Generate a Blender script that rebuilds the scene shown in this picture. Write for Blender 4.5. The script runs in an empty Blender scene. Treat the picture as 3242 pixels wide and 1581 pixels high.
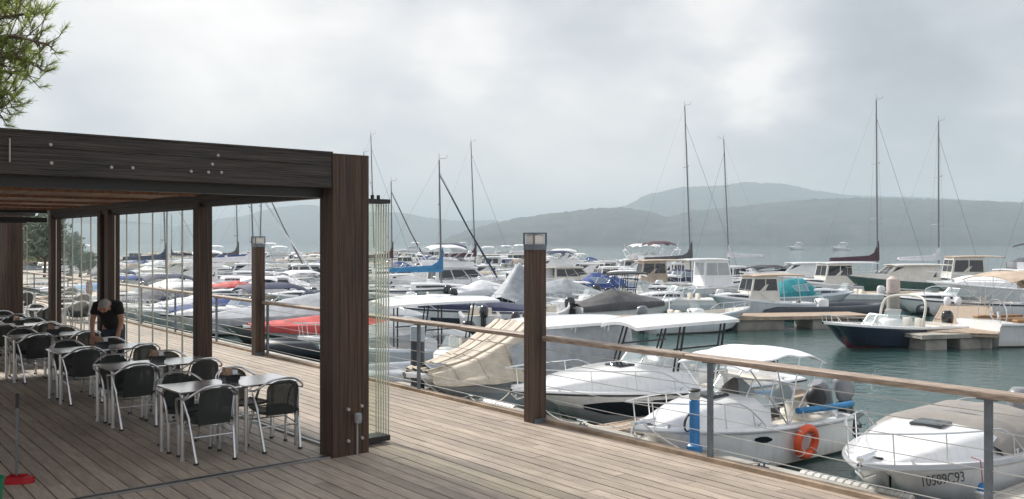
import bpy, math, random
from math import sin, cos, pi, radians, sqrt, atan2
from mathutils import Vector, Matrix, noise
R = random.Random(7)
scene = bpy.context.scene
COL = scene.collection

# ------------------------------------------------------------ camera, sky, sun, exposure
F_PX, HOR, CAM_H, WATER = 2900.0, 768.0, 2.3, -1.8
cam = bpy.data.cameras.new('camera'); cam_o = bpy.data.objects.new('camera', cam); COL.objects.link(cam_o)
cam_o.location = (0, 0, CAM_H); cam_o.rotation_euler = (pi/2, 0, 0)
cam.sensor_width = 36; cam.lens = 36*F_PX/3242; cam.shift_y = -(790.5-HOR)/3242
cam.clip_start = 0.1; cam.clip_end = 40000
scene.camera = cam_o; scene.cycles.transparent_max_bounces = 32
HAZE = 3.0e-4
SUN_AZ, SUN_EL = radians(-43), radians(40)          # azimuth from +Y, negative = left
sdir = Vector((sin(SUN_AZ)*cos(SUN_EL), cos(SUN_AZ)*cos(SUN_EL), sin(SUN_EL)))
sl = bpy.data.lights.new('sun', 'SUN'); sun = bpy.data.objects.new('sun', sl); COL.objects.link(sun)
sl.energy = 3.9; sl.angle = radians(6); sl.color = (1.0, 0.95, 0.88)
sun.rotation_euler = (-sdir).to_track_quat('-Z', 'Y').to_euler()
scene.view_settings.view_transform = 'Standard'; scene.view_settings.look = 'None'
scene.view_settings.exposure = 0.58; scene.view_settings.gamma = 1

world = bpy.data.worlds.new('World'); scene.world = world; world.use_nodes = True
nt = world.node_tree; nt.nodes.clear()
def N(t, **k):
    n = nt.nodes.new(t)
    for a, b in k.items(): setattr(n, a, b)
    return n
def L(a, b): nt.links.new(a, b)
out = N('ShaderNodeOutputWorld'); bg = N('ShaderNodeBackground'); bg.inputs[1].default_value = 0.1
L(bg.outputs[0], out.inputs[0])
sky = N('ShaderNodeTexSky', sky_type='NISHITA'); sky.sun_disc = False
sky.sun_elevation = SUN_EL; sky.sun_rotation = SUN_AZ
tc = N('ShaderNodeTexCoord')
def math_n(op, a, b=None, c=None, clamp=False):
    m = N('ShaderNodeMath', operation=op); m.use_clamp = clamp
    for i, v in enumerate((a, b, c)):
        if v is None: continue
        if isinstance(v, (int, float)): m.inputs[i].default_value = v
        else: L(v, m.inputs[i])
    return m.outputs[0]
sep = N('ShaderNodeSeparateXYZ'); L(tc.outputs['Generated'], sep.inputs[0])
zc = math_n('MAXIMUM', sep.outputs[2], 0.0)
den = math_n('ADD', zc, 0.42)
cx = math_n('DIVIDE', sep.outputs[0], den); cy = math_n('DIVIDE', sep.outputs[1], den)
comb = N('ShaderNodeCombineXYZ'); L(cx, comb.inputs[0]); L(cy, comb.inputs[1])
def cloud_noise(scale, detail, rough, dist, off=0.0):
    n = N('ShaderNodeTexNoise'); n.inputs['Scale'].default_value = scale; n.inputs['Detail'].default_value = detail
    n.inputs['Roughness'].default_value = rough; n.inputs['Distortion'].default_value = dist
    mp = N('ShaderNodeMapping'); mp.inputs['Location'].default_value = (off, off*1.7, off*.3)
    L(comb.outputs[0], mp.inputs[0]); L(mp.outputs[0], n.inputs[0]); return n.outputs['Fac']
n1 = cloud_noise(1.5, 5, 0.5, 0.3, 3.1); n2 = cloud_noise(4.6, 6, 0.55, 0.35, 8.3)
wob = cloud_noise(6.0, 4, .5, 0, 1.2)
def blob(px, py, rad_px, amp):
    d = Vector(((px-1621)/F_PX, 1, (HOR-py)/F_PX)).normalized()
    dt = N('ShaderNodeVectorMath', operation='DOT_PRODUCT'); L(tc.outputs['Generated'], dt.inputs[0]); dt.inputs[1].default_value = d
    ang = math_n('ARCCOSINE', math_n('MINIMUM', dt.outputs['Value'], 1.0))
    ang = math_n('MULTIPLY_ADD', math_n('SUBTRACT', wob, .5), 0.16, ang)
    g = math_n('POWER', 2.718, math_n('MULTIPLY', math_n('POWER', math_n('DIVIDE', ang, rad_px/F_PX), 2.0), -1.0))
    return math_n('MULTIPLY', g, amp)
lum = math_n('MULTIPLY_ADD', math_n('SUBTRACT', n1, .5), 3.2, 5.1)
lum = math_n('MULTIPLY_ADD', math_n('SUBTRACT', n2, .5), 3.4, lum)
for b in ((620, 80, 480, 2.2), (1500, 150, 150, 1.6), (2400, 240, 130, 2.6), (2240, 60, 170, 1.5), (2370, 145, 60, -1.3), (2450, 20, 300, .9), (60, -100, 700, .6),
          (1900, 60, 260, -.7), (2850, 330, 420, -1.2), (300, 330, 150, -1.2), (1650, 560, 420, .9), (1900, 420, 160, .5), (2750, 30, 200, -.6), (3230, 290, 90, 1.6),
          (900, 330, 260, .5), (1250, 300, 160, -.6), (2250, 620, 500, .3)):
    lum = math_n('ADD', lum, blob(*b))
hz_ = math_n('POWER', 2.718, math_n('MULTIPLY', zc, -16.0))
lum = math_n('MAXIMUM', math_n('MULTIPLY_ADD', hz_, 2.6, lum), 3.0)
lum = math_n('MINIMUM', lum, 7.9)
cr = N('ShaderNodeMapRange'); L(lum, cr.inputs[0]); cr.inputs[1].default_value = 4.2; cr.inputs[2].default_value = 7.2
mixc = N('ShaderNodeMix', data_type='RGBA'); L(cr.outputs[0], mixc.inputs[0])
mixc.inputs[6].default_value = (.93, .955, 1.03, 1); mixc.inputs[7].default_value = (1.04, .99, .955, 1)
vm = N('ShaderNodeVectorMath', operation='SCALE'); L(mixc.outputs[2], vm.inputs[0]); L(lum, vm.inputs['Scale'])
mixs = N('ShaderNodeMix', data_type='RGBA'); mixs.inputs[0].default_value = .93
L(sky.outputs[0], mixs.inputs[6]); L(vm.outputs[0], mixs.inputs[7]); mixw = N('ShaderNodeMix', data_type='RGBA'); mixw.blend_type = 'MULTIPLY'; L(hz_, mixw.inputs[0]); L(mixs.outputs[2], mixw.inputs[6]); mixw.inputs[7].default_value = (1.05, .98, .955, 1); L(mixw.outputs[2], bg.inputs[0])

# ------------------------------------------------------------ helpers
def P(px, py, h=0.0):
    d = F_PX*(CAM_H-h)/(py-HOR); return Vector(((px-1621)/F_PX*d, d, h))
def X(px, d): return (px-1621)/F_PX*d
UX = Vector((.760, .649, 0)).normalized(); VX = Vector((-UX.y, UX.x, 0)); F0 = Vector((-3.47, 9.56, 0))
def W(a, b, z=0.0): return F0 + UX*a + VX*b + Vector((0, 0, z))
E0 = Vector((1.05, 11.0, 0)); EX = Vector((-.618, .786, 0)).normalized(); EN = Vector((EX.y, -EX.x, 0))   # EN: outwards over the water
def E(s, n, z=0.0): return E0 + EX*s + EN*n + Vector((0, 0, z))
ANG_U = atan2(UX.y, UX.x); ANG_E = atan2(EX.y, EX.x)

MATS = {}
def mat(name, col, rough=.5, metal=0.0, var=0.0, vscale=3.0, bump=0.0, bscale=20.0, stretch=None, spec=None, trans=0.0, alpha=1.0, coat=0.0, col2=None, island=0.0, stain=0.0):
    if name in MATS: return MATS[name]
    m = bpy.data.materials.new(name); m.use_nodes = True; t = m.node_tree; b = t.nodes['Principled BSDF']
    b.inputs['Base Color'].default_value = (*col, 1); b.inputs['Roughness'].default_value = rough; b.inputs['Metallic'].default_value = metal
    if spec is not None: b.inputs['Specular IOR Level'].default_value = spec
    if trans: b.inputs['Transmission Weight'].default_value = trans
    if alpha < 1: b.inputs['Alpha'].default_value = alpha
    if coat: b.inputs['Coat Weight'].default_value = coat
    co = t.nodes.new('ShaderNodeTexCoord'); mp = t.nodes.new('ShaderNodeMapping'); t.links.new(co.outputs['Object'], mp.inputs[0])
    if stretch: mp.inputs['Scale'].default_value = stretch
    cur = None
    if var or col2:
        n = t.nodes.new('ShaderNodeTexNoise'); n.inputs['Scale'].default_value = vscale; n.inputs['Detail'].default_value = 6; n.inputs['Roughness'].default_value = .6
        t.links.new(mp.outputs[0], n.inputs[0])
        r = t.nodes.new('ShaderNodeValToRGB'); r.color_ramp.elements[0].position = .32; r.color_ramp.elements[1].position = .68
        c2 = col2 or tuple(c*(1-var) for c in col); c1 = col if col2 else tuple(min(1, c*(1+var*.6)) for c in col)
        r.color_ramp.elements[0].color = (*c2, 1); r.color_ramp.elements[1].color = (*c1, 1)
        t.links.new(n.outputs['Fac'], r.inputs[0]); cur = r.outputs[0]
    if island:
        g = t.nodes.new('ShaderNodeNewGeometry'); mr = t.nodes.new('ShaderNodeMapRange'); mr.inputs[3].default_value = 1-island; mr.inputs[4].default_value = 1+island
        t.links.new(g.outputs['Random Per Island'], mr.inputs[0])
        v = t.nodes.new('ShaderNodeVectorMath'); v.operation = 'SCALE'
        if cur: t.links.new(cur, v.inputs[0])
        else: v.inputs[0].default_value = col
        t.links.new(mr.outputs[0], v.inputs['Scale']); cur = v.outputs[0]
    if stain:      # waterline scum and drip marks, fixed to the hull
        sp = t.nodes.new('ShaderNodeSeparateXYZ'); t.links.new(co.outputs['Object'], sp.inputs[0])
        mr = t.nodes.new('ShaderNodeMapRange'); mr.inputs[1].default_value = .05; mr.inputs[2].default_value = .30; mr.inputs[3].default_value = stain; mr.inputs[4].default_value = 0; t.links.new(sp.outputs[2], mr.inputs[0])
        m2 = t.nodes.new('ShaderNodeMapping'); m2.inputs['Scale'].default_value = (5, 5, .7); n = t.nodes.new('ShaderNodeTexNoise'); n.inputs['Scale'].default_value = 1.6; n.inputs['Detail'].default_value = 5
        t.links.new(co.outputs['Object'], m2.inputs[0]); t.links.new(m2.outputs[0], n.inputs[0])
        r2 = t.nodes.new('ShaderNodeMapRange'); r2.inputs[1].default_value = .52; r2.inputs[2].default_value = .80; r2.inputs[4].default_value = .30; t.links.new(n.outputs['Fac'], r2.inputs[0])
        mu = t.nodes.new('ShaderNodeMath'); mu.operation = 'ADD'; mu.use_clamp = True; t.links.new(mr.outputs[0], mu.inputs[0]); t.links.new(r2.outputs[0], mu.inputs[1])
        mxx = t.nodes.new('ShaderNodeMix'); mxx.data_type = 'RGBA'; t.links.new(mu.outputs[0], mxx.inputs[0]); t.links.new(cur, mxx.inputs[6]); mxx.inputs[7].default_value = (.42, .40, .32, 1); cur = mxx.outputs[2]
    if cur: t.links.new(cur, b.inputs['Base Color'])
    if bump:
        n = t.nodes.new('ShaderNodeTexNoise'); n.inputs['Scale'].default_value = bscale; n.inputs['Detail'].default_value = 5; t.links.new(mp.outputs[0], n.inputs[0])
        bp = t.nodes.new('ShaderNodeBump'); bp.inputs['Strength'].default_value = bump; bp.inputs['Distance'].default_value = .02
        t.links.new(n.outputs['Fac'], bp.inputs['Height']); t.links.new(bp.outputs[0], b.inputs['Normal'])
    MATS[name] = m; return m

M_wood = mat('dark_timber', (.105, .053, .030), .55, var=.55, vscale=2.6, bump=.9, bscale=5, stretch=(16, 16, .45), col2=(.016, .010, .007))
M_woodh = mat('weathered_beam_timber', (.070, .058, .052), .6, var=.5, vscale=2.4, bump=.9, bscale=5, stretch=(.5, .5, 16), col2=(.007, .006, .006))
M_ceil = mat('ceiling_timber', (.25, .13, .072), .6, var=.4, vscale=3, stretch=(6, 6, 1), island=.35)
M_black = mat('black_metal', (.012, .013, .014), .45)
M_alu = mat('brushed_aluminium', (.75, .77, .79), .28, .95, var=.12, vscale=30, stretch=(6, 6, .6))
M_steel = mat('grey_steel', (.16, .19, .22), .5, .5, var=.25, vscale=8)
M_cable = mat('stainless_cable', (.62, .62, .6), .4, .8)
M_top = mat('table_top_metal', (.94, .94, .94), .20, .9, var=.05, vscale=6)
M_weave = mat('dark_woven_resin', (.045, .055, .052), .5, bump=1.0, bscale=160, alpha=.80)
M_deck = mat('deck_boards', (.385, .318, .255), .6, var=.26, vscale=2.6, bump=.35, bscale=8, stretch=(1.0, 9, 9), island=.17)
M_rail = mat('handrail_timber', (.36, .285, .23), .6, var=.45, vscale=3, stretch=(2, 14, 14), bump=.3, bscale=10)
M_edge = mat('edge_board', (.36, .27, .19), .65, var=.5, vscale=2.5, bump=.3)
M_conc = mat('pale_concrete', (.40, .38, .34), .85, var=.35, vscale=1.5, bump=.4, bscale=8)
M_ponton = mat('pontoon_planks', (.42, .33, .25), .75, var=.35, vscale=3, stretch=(1, 10, 1), bump=.3)
M_white = mat('white_gelcoat', (.87, .88, .89), .18, var=.05, vscale=1.6, coat=.4, stain=.5)
M_offw = mat('ivory_gelcoat', (.72, .70, .64), .25, var=.10, vscale=1.6, coat=.3, stain=.5)
M_pale = mat('pale_blue_gelcoat', (.62, .69, .74), .22, var=.10, vscale=1.4, coat=.3, stain=.5)
M_grey = mat('grey_gelcoat', (.42, .44, .46), .3, var=.12, vscale=1.6, coat=.3)
M_navy = mat('navy_gelcoat', (.010, .022, .050), .3, var=.1, coat=.6)
M_blue = mat('blue_canvas', (.035, .075, .26), .75, var=.3, vscale=3, bump=.5, bscale=5)
M_navyc = mat('navy_canvas', (.022, .033, .085), .75, var=.3, vscale=3, bump=.5, bscale=5)
M_sky = mat('bright_blue_canvas', (.05, .24, .48), .75, var=.3, vscale=3, bump=.4, bscale=5)
M_teal = mat('teal_canvas', (.02, .28, .33), .7, var=.35, vscale=2.5)
M_red = mat('red_canvas', (.55, .07, .065), .7, var=.3, vscale=3, bump=.5, bscale=5)
M_maroon = mat('maroon_canvas', (.085, .04, .055), .75, var=.3)
M_tarp = mat('beige_tarp', (.60, .53, .43), .7, var=.22, vscale=3.5, bump=1.0, bscale=3.2)
M_gtarp = mat('grey_tarp', (.36, .39, .42), .7, var=.25, vscale=3, bump=1.0, bscale=3)
M_dgrey = mat('charcoal_canvas', (.10, .10, .105), .75, var=.3, vscale=3, bump=.6, bscale=5)
M_mgrey = mat('taupe_canvas', (.29, .27, .25), .8, var=.12, vscale=3, bump=.4, bscale=5)
M_wcan = mat('white_canvas', (.76, .77, .80), .7, var=.1, vscale=3, bump=.3, bscale=5)
M_tan = mat('tan_canvas', (.50, .40, .31), .75, var=.25, vscale=3, bump=.3)
M_bot = mat('antifouling_dark', (.02, .035, .03), .6, var=.4)
M_botr = mat('antifouling_red', (.20, .02, .03), .6, var=.3)
M_green = mat('green_gelcoat', (.06, .13, .11), .3, var=.2)
M_glass = mat('smoked_window', (.012, .017, .022), .06, spec=.8)
M_clear = mat('clear_screen', (.55, .66, .68), .05, alpha=.38, spec=.8)
M_rub = mat('black_rubber', (.016, .017, .019), .5, var=.3)
M_seat = mat('cream_upholstery', (.66, .62, .54), .6, var=.12)
M_teak = mat('teak_trim', (.34, .19, .085), .6, var=.4, vscale=6, stretch=(1, 8, 1))
M_cowl = mat('black_cowling', (.02, .022, .026), .25, coat=.5)
M_cowlw = mat('white_cowling', (.74, .76, .79), .25, coat=.4)
M_cowlg = mat('grey_cowling', (.22, .23, .25), .3, coat=.4)
M_ribg = mat('dark_hypalon', (.035, .045, .058), .5, var=.25)
M_ribl = mat('light_hypalon', (.42, .46, .50), .5, var=.2)
M_orange = mat('orange_plastic', (.90, .13, .04), .45, var=.12)
M_bluep = mat('blue_plastic', (.03, .20, .50), .4, var=.2)
M_rope = mat('white_rope', (.66, .63, .58), .85)
M_mast = mat('mast_aluminium', (.17, .18, .19), .5, .35)
M_mastw = mat('mast_painted_white', (.62, .63, .64), .4, .1)
M_trim = mat('pink_trim', (.45, .17, .17), .5)
M_redp = mat('red_plastic', (.42, .012, .02), .4, var=.15)
M_skin = mat('skin', (.42, .22, .15), .55)
M_hair = mat('grey_hair', (.34, .33, .34), .8, var=.3, vscale=60, bump=.8, bscale=90)
M_shirt = mat('black_cotton', (.010, .010, .012), .9)
M_jean = mat('dark_denim', (.035, .05, .08), .9, var=.3)
M_bolt = mat('zinc_bolt', (.42, .40, .38), .55, .4)
M_grtrk = mat('track_metal', (.30, .30, .29), .4, .7)

def pglass(name, tint, alpha):
    m = bpy.data.materials.new(name); m.use_nodes = True; t = m.node_tree; t.nodes.clear()
    o = t.nodes.new('ShaderNodeOutputMaterial'); mx = t.nodes.new('ShaderNodeMixShader'); tr = t.nodes.new('ShaderNodeBsdfTransparent'); gl = t.nodes.new('ShaderNodeBsdfGlossy')
    tr.inputs[0].default_value = (*tint, 1); gl.inputs['Roughness'].default_value = .02; gl.inputs[0].default_value = (.9, .95, .93, 1)
    lw = t.nodes.new('ShaderNodeLayerWeight'); lw.inputs[0].default_value = .5; pw = t.nodes.new('ShaderNodeMath'); pw.operation = 'POWER'; pw.inputs[1].default_value = 4.0; t.links.new(lw.outputs['Facing'], pw.inputs[0]); fr = t.nodes.new('ShaderNodeMath'); fr.operation = 'MULTIPLY_ADD'; fr.inputs[1].default_value = .35; fr.inputs[2].default_value = .02; t.links.new(pw.outputs[0], fr.inputs[0])
    t.links.new(fr.outputs[0], mx.inputs[0]); t.links.new(tr.outputs[0], mx.inputs[1]); t.links.new(gl.outputs[0], mx.inputs[2]); t.links.new(mx.outputs[0], o.inputs[0])
    MATS[name] = m; return m
M_pane = pglass('clear_glass', (.965, .972, .955), 0)
M_pedge = mat('glass_edge', (.66, .68, .60), .3, spec=.8)

class MB:
    def __init__(s): s.v = []; s.f = []; s.m = []; s.M = None
    def add(s, vs, fs, mi=0):
        o = len(s.v)
        for p in vs:
            p = Vector(p); s.v.append(tuple(s.M @ p) if s.M else tuple(p))
        for q in fs: s.f.append(tuple(i+o for i in q)); s.m.append(mi)
        return s
    def box(s, c, sz, rot=None, mi=0, taper=1.0):
        x, y, z = sz[0]/2, sz[1]/2, sz[2]/2; c = Vector(c)
        vs = [(-x, -y, -z), (x, -y, -z), (x, y, -z), (-x, y, -z), (-x*taper, -y*taper, z), (x*taper, -y*taper, z), (x*taper, y*taper, z), (-x*taper, y*taper, z)]
        if rot is None: vs = [c+Vector(p) for p in vs]
        else:
            Q = Matrix.Rotation(rot, 3, 'Z') if isinstance(rot, (int, float)) else rot
            vs = [c+Q @ Vector(p) for p in vs]
        return s.add(vs, [(0, 3, 2, 1), (4, 5, 6, 7), (0, 1, 5, 4), (1, 2, 6, 5), (2, 3, 7, 6), (3, 0, 4, 7)], mi)
    def rbox(s, c, sz, r=.02, rot=None, mi=0):
        # box with chamfered vertical and top edges
        x, y, z = sz[0]/2, sz[1]/2, sz[2]/2; c = Vector(c); Q = Matrix.Rotation(rot or 0, 3, 'Z') if not isinstance(rot, Matrix) else rot
        rings = []
        for (zz, ins) in ((-z, r*.6), (-z+r, 0), (z-r, 0), (z, r*.8)):
            X_, Y_ = x-ins, y-ins
            rings.append([c+Q @ Vector(p) for p in ((-X_+r, -Y_, zz), (X_-r, -Y_, zz), (X_, -Y_+r, zz), (X_, Y_-r, zz), (X_-r, Y_, zz), (-X_+r, Y_, zz), (-X_, Y_-r, zz), (-X_, -Y_+r, zz))])
        return s.loft(rings, True, True, True, mi)
    def loft(s, rings, closed=True, c0=False, c1=False, mi=0, mis=None):
        n = len(rings[0]); vs = [p for r in rings for p in r]; o = len(s.v); s.add(vs, [])
        k = n if closed else n-1
        for i in range(len(rings)-1):
            for j in range(k):
                a = o+i*n+j; b = o+i*n+(j+1) % n
                s.f.append((a, b, b+n, a+n)); s.m.append(mis[j] if mis else mi)
        if c0: s.f.append(tuple(o+j for j in reversed(range(n)))); s.m.append(mi)
        if c1: s.f.append(tuple(o+(len(rings)-1)*n+j for j in range(n))); s.m.append(mi)
        return s
    def tube(s, path, r, seg=6, cap=True, mi=0, flat=1.0):
        path = [Vector(p) for p in path]; rings = []; n = len(path)
        rr = r if isinstance(r, (list, tuple)) else [r]*n
        up0 = Vector((0, 0, 1)); prev = None
        for i, p in enumerate(path):
            t = (path[min(i+1, n-1)]-path[max(i-1, 0)]).normalized()
            if prev is None:
                a = up0 if abs(t.z) < .9 else Vector((1, 0, 0)); x = t.cross(a).normalized()
            else: x = (prev-t*prev.dot(t)).normalized()
            prev = x; y = t.cross(x)
            rings.append([p+x*(cos(2*pi*k/seg)*rr[i])+y*(sin(2*pi*k/seg)*rr[i]*flat) for k in range(seg)])
        return s.loft(rings, True, cap, cap, mi)
    def cyl(s, p1, p2, r, r2=None, seg=10, mi=0): return s.tube([p1, p2], [r, r if r2 is None else r2], seg, True, mi)
    def ell(s, c, rad, nu=10, nv=7, mi=0, rot=None, pw=1.0):
        c = Vector(c); rings = []
        Q = rot or Matrix.Identity(3)
        def sp(a): return math.copysign(abs(a)**pw, a)
        for i in range(nv+1):
            th = pi*i/nv; th = min(max(th, .08), pi-.08)
            rings.append([c+Q @ Vector((rad[0]*sp(sin(th))*sp(cos(2*pi*j/nu)), rad[1]*sp(sin(th))*sp(sin(2*pi*j/nu)), -rad[2]*sp(cos(th)))) for j in range(nu)])
        return s.loft(rings, True, True, True, mi)
    def torus(s, c, Rr, r, rot=None, nu=24, nv=8, mi=0, mfun=None):
        Q = rot or Matrix.Identity(3); c = Vector(c); o = len(s.v); vs = []
        for i in range(nu):
            a = 2*pi*i/nu
            for j in range(nv):
                b = 2*pi*j/nv; vs.append(c+Q @ Vector(((Rr+r*cos(b))*cos(a), (Rr+r*cos(b))*sin(a), r*sin(b))))
        s.add(vs, [])
        for i in range(nu):
            for j in range(nv):
                s.f.append((o+i*nv+j, o+((i+1) % nu)*nv+j, o+((i+1) % nu)*nv+(j+1) % nv, o+i*nv+(j+1) % nv)); s.m.append(mfun(i) if mfun else mi)
        return s
    def sheet(s, fn, nu, nv, mi=0, thick=0.0):
        # fn(u,v)->point; optional thickness downward
        g = [[Vector(fn(i/nu, j/nv)) for j in range(nv+1)] for i in range(nu+1)]; o = len(s.v)
        s.add([p for r in g for p in r], [])
        n = nv+1
        for i in range(nu):
            for j in range(nv): s.f.append((o+i*n+j, o+(i+1)*n+j, o+(i+1)*n+j+1, o+i*n+j+1)); s.m.append(mi)
        if thick:
            o2 = len(s.v); s.add([p-Vector((0, 0, thick)) for r in g for p in r], [])
            for i in range(nu):
                for j in range(nv): s.f.append((o2+i*n+j, o2+i*n+j+1, o2+(i+1)*n+j+1, o2+(i+1)*n+j)); s.m.append(mi)
            bd = [(i, 0) for i in range(nu+1)]+[(nu, j) for j in range(1, nv+1)]+[(i, nv) for i in range(nu-1, -1, -1)]+[(0, j) for j in range(nv-1, 0, -1)]
            for k in range(len(bd)):
                a = bd[k]; b = bd[(k+1) % len(bd)]; ia = a[0]*n+a[1]; ib = b[0]*n+b[1]
                s.f.append((o+ib, o+ia, o2+ia, o2+ib)); s.m.append(mi)
        return s
    def build(s, name, mats, parent=None, smooth=35, loc=None, rot=None):
        me = bpy.data.meshes.new(name); me.from_pydata(s.v, [], s.f)
        if not isinstance(mats, (list, tuple)): mats = [mats]
        for m in mats:
            if m: me.materials.append(m) if m else None
        me.polygons.foreach_set('material_index', s.m)
        if smooth:
            me.polygons.foreach_set('use_smooth', [True]*len(s.f)); me.update()
            me.set_sharp_from_angle(angle=radians(smooth))
        me.update()
        o = bpy.data.objects.new(name, me); COL.objects.link(o)
        if parent: o.parent = parent
        if loc is not None: o.location = loc
        if rot is not None: o.rotation_euler = (0, 0, rot)
        return o

def tag(o, label=None, cat=None, group=None, kind=None):
    if label: o['label'] = label
    if cat: o['category'] = cat
    if group: o['group'] = group
    if kind: o['kind'] = kind
    return o
def thing(name, label, cat, loc=(0, 0, 0), rz=0.0, group=None):
    o = bpy.data.objects.new(name, None); COL.objects.link(o); o.location = loc; o.rotation_euler = (0, 0, rz); o.empty_display_size = .3
    return tag(o, label, cat, group)
def copy_tree(o, parent=None):
    c = o.copy(); COL.objects.link(c)
    if parent: c.parent = parent
    for ch in o.children: copy_tree(ch, c)
    return c
def rotm(axis, deg): return Matrix.Rotation(radians(deg), 3, axis)
def text_part(name, txt, size, m, parent, loc, rot, ext=.001):
    cu = bpy.data.curves.new(name, 'FONT'); cu.body = txt; cu.size = size; cu.extrude = ext; cu.align_x = 'CENTER'; cu.align_y = 'CENTER'
    to = bpy.data.objects.new(name, cu); COL.objects.link(to); dg = bpy.context.evaluated_depsgraph_get()
    me = bpy.data.meshes.new_from_object(to.evaluated_get(dg)); bpy.data.objects.remove(to)
    me.name = name; me.materials.clear(); me.materials.append(m)
    o = bpy.data.objects.new(name, me); COL.objects.link(o); o.parent = parent; o.location = loc; o.rotation_euler = rot; return o
# ------------------------------------------------------------ setting: water, hills, deck, quay
def water_material():
    m = bpy.data.materials.new('harbour_water'); m.use_nodes = True; t = m.node_tree; b = t.nodes['Principled BSDF']
    b.inputs['Base Color'].default_value = (.034, .080, .074, 1); b.inputs['Roughness'].default_value = .06; b.inputs['IOR'].default_value = 1.33
    co = t.nodes.new('ShaderNodeTexCoord'); prev = None
    for sc, st, ds, strch in ((1.1, .35, .10, (1, 1.8, 1)), (5.0, .35, .03, (1, 1.6, 1)), (17, .25, .010, (1, 1.3, 1))):
        mp = t.nodes.new('ShaderNodeMapping'); mp.inputs['Scale'].default_value = strch; mp.inputs['Rotation'].default_value = (0, 0, .3*sc)
        n = t.nodes.new('ShaderNodeTexNoise'); n.inputs['Scale'].default_value = sc; n.inputs['Detail'].default_value = 3; n.inputs['Distortion'].default_value = .4
        bp = t.nodes.new('ShaderNodeBump'); bp.inputs['Strength'].default_value = st; bp.inputs['Distance'].default_value = ds
        t.links.new(co.outputs['Object'], mp.inputs[0]); t.links.new(mp.outputs[0], n.inputs[0]); t.links.new(n.outputs['Fac'], bp.inputs['Height'])
        if prev: t.links.new(prev.outputs[0], bp.inputs['Normal'])
        prev = bp
    nn = t.nodes.new('ShaderNodeTexNoise'); nn.inputs['Scale'].default_value = .09; nn.inputs['Detail'].default_value = 4; t.links.new(co.outputs['Object'], nn.inputs[0])
    mr = t.nodes.new('ShaderNodeMapRange'); mr.inputs[1].default_value = .40; mr.inputs[2].default_value = .62; mr.inputs[3].default_value = .10; mr.inputs[4].default_value = .75; t.links.new(nn.outputs['Fac'], mr.inputs[0]); t.links.new(mr.outputs[0], prev.inputs['Strength'])
    t.links.new(prev.outputs[0], b.inputs['Normal']); return m
mb = MB(); S = 9000
mb.add([(-S, -50, WATER), (S, -50, WATER), (S, S*1.4, WATER), (-S, S*1.4, WATER)], [(0, 1, 2, 3)])
tag(mb.build('water', water_material()), kind='structure')

M_hill = mat('wooded_hill', (.014, .026, .036), .95, col2=(.075, .088, .085), vscale=.018)
def hill(name, prof, d0, depth, seed, jag=1.0):
    # prof: list of (px, py) ridge points (photo pixels) turned into a real ridge at distance d0
    def ridge(px):
        for (a, b) in zip(prof, prof[1:]):
            if a[0] <= px <= b[0]:
                t = (px-a[0])/(b[0]-a[0]); t2 = t*t*(3-2*t)*.5+t*.5; return a[1]+(b[1]-a[1])*t2
        return HOR+4
    mb = MB(); nu = 220; x0, x1 = prof[0][0], prof[-1][0]
    def fn(u, v):
        px = x0+(x1-x0)*u; dd = d0+(v-.5)*depth; hr = (HOR-ridge(px))/F_PX*d0+CAM_H-WATER
        sh = max(0.0, 1-abs(v-.5)*2)**.75
        nz = noise.fractal(Vector((px*.008, v*4, seed)), 1.0, 2.0, 6)
        h = hr*sh*(1+.10*nz*(1-sh)) + jag*noise.fractal(Vector((px*.09, v*30, seed+5)), 1.0, 2.0, 3)*min(1, sh*3)
        return ((px-1621)/F_PX*dd, dd, WATER-2+max(0, h)+ (2 if h > 1 else 0))
    mb.sheet(fn, nu, 26); o = mb.build(name, M_hill, smooth=60); return tag(o, kind='structure')
k = 1.2585
hill('hills', [(-400, 700), (300, 690), (560, 715), (755, 686), (880, 657), (960, 648), (1045, 655), (1170, 672), (1260, 673), (1360, 690), (1450, 700), (1560, 697), (1650, 720), (1760, 766)], 4800, 2200, 3.3, 3)
hill('hills', [(1380, 772), (1440, 745), (1480, 728), (1570, 705), (1640, 690), (1760, 674), (1890, 660), (1960, 657), (2040, 667), (2115, 687), (2190, 667), (2330, 655), (2470, 640), (2590, 630), (2770, 626), (3020, 633), (3242, 642), (3500, 640), (3900, 690)], 2300, 1300, 8.1, 4)
hill('hills', [(1830, 768), (1965, 656), (2065, 612), (2165, 592), (2265, 589), (2365, 577), (2470, 581), (2590, 604), (2690, 619), (2900, 624), (3100, 634), (3500, 660)], 4300, 2000, 5.7, 4)

# deck boards: real boards with gaps, running along the quay edge
mb = MB(); DW = .155
rr = random.Random(3)
for i in range(0, 118):
    n0 = -.02-i*DW; s = -16+rr.uniform(-2, 0)
    while s < 62:
        ln = rr.choice((3.0, 3.6, 4.2, 4.8)); c = s+ln/2
        if not (n0 < -11 and s < -9):
            z = rr.uniform(-.002, .001)
            mb.box((c-4.0, -n0+DW/2-.004, -.02+z), (ln-.006, DW-.013, .04))
        s += ln
for i in range(2, 62):
    for j in range(24):
        for q in (-.045, .045): mb.M = Matrix.Translation((-9.0+j*.6+rr.uniform(-.01, .01), .02+i*DW+DW/2-.004+q, .0012)); mb.add([(.006*cos(a), .006*sin(a), 0) for a in [k_*pi/3 for k_ in range(6)]], [tuple(range(6))], 1)
mb.M = None
dm_t = M_deck.node_tree; n_ = dm_t.nodes.new('ShaderNodeTexNoise'); n_.inputs['Scale'].default_value = .55; n_.inputs['Detail'].default_value = 7; n_.inputs['Roughness'].default_value = .65
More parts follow.
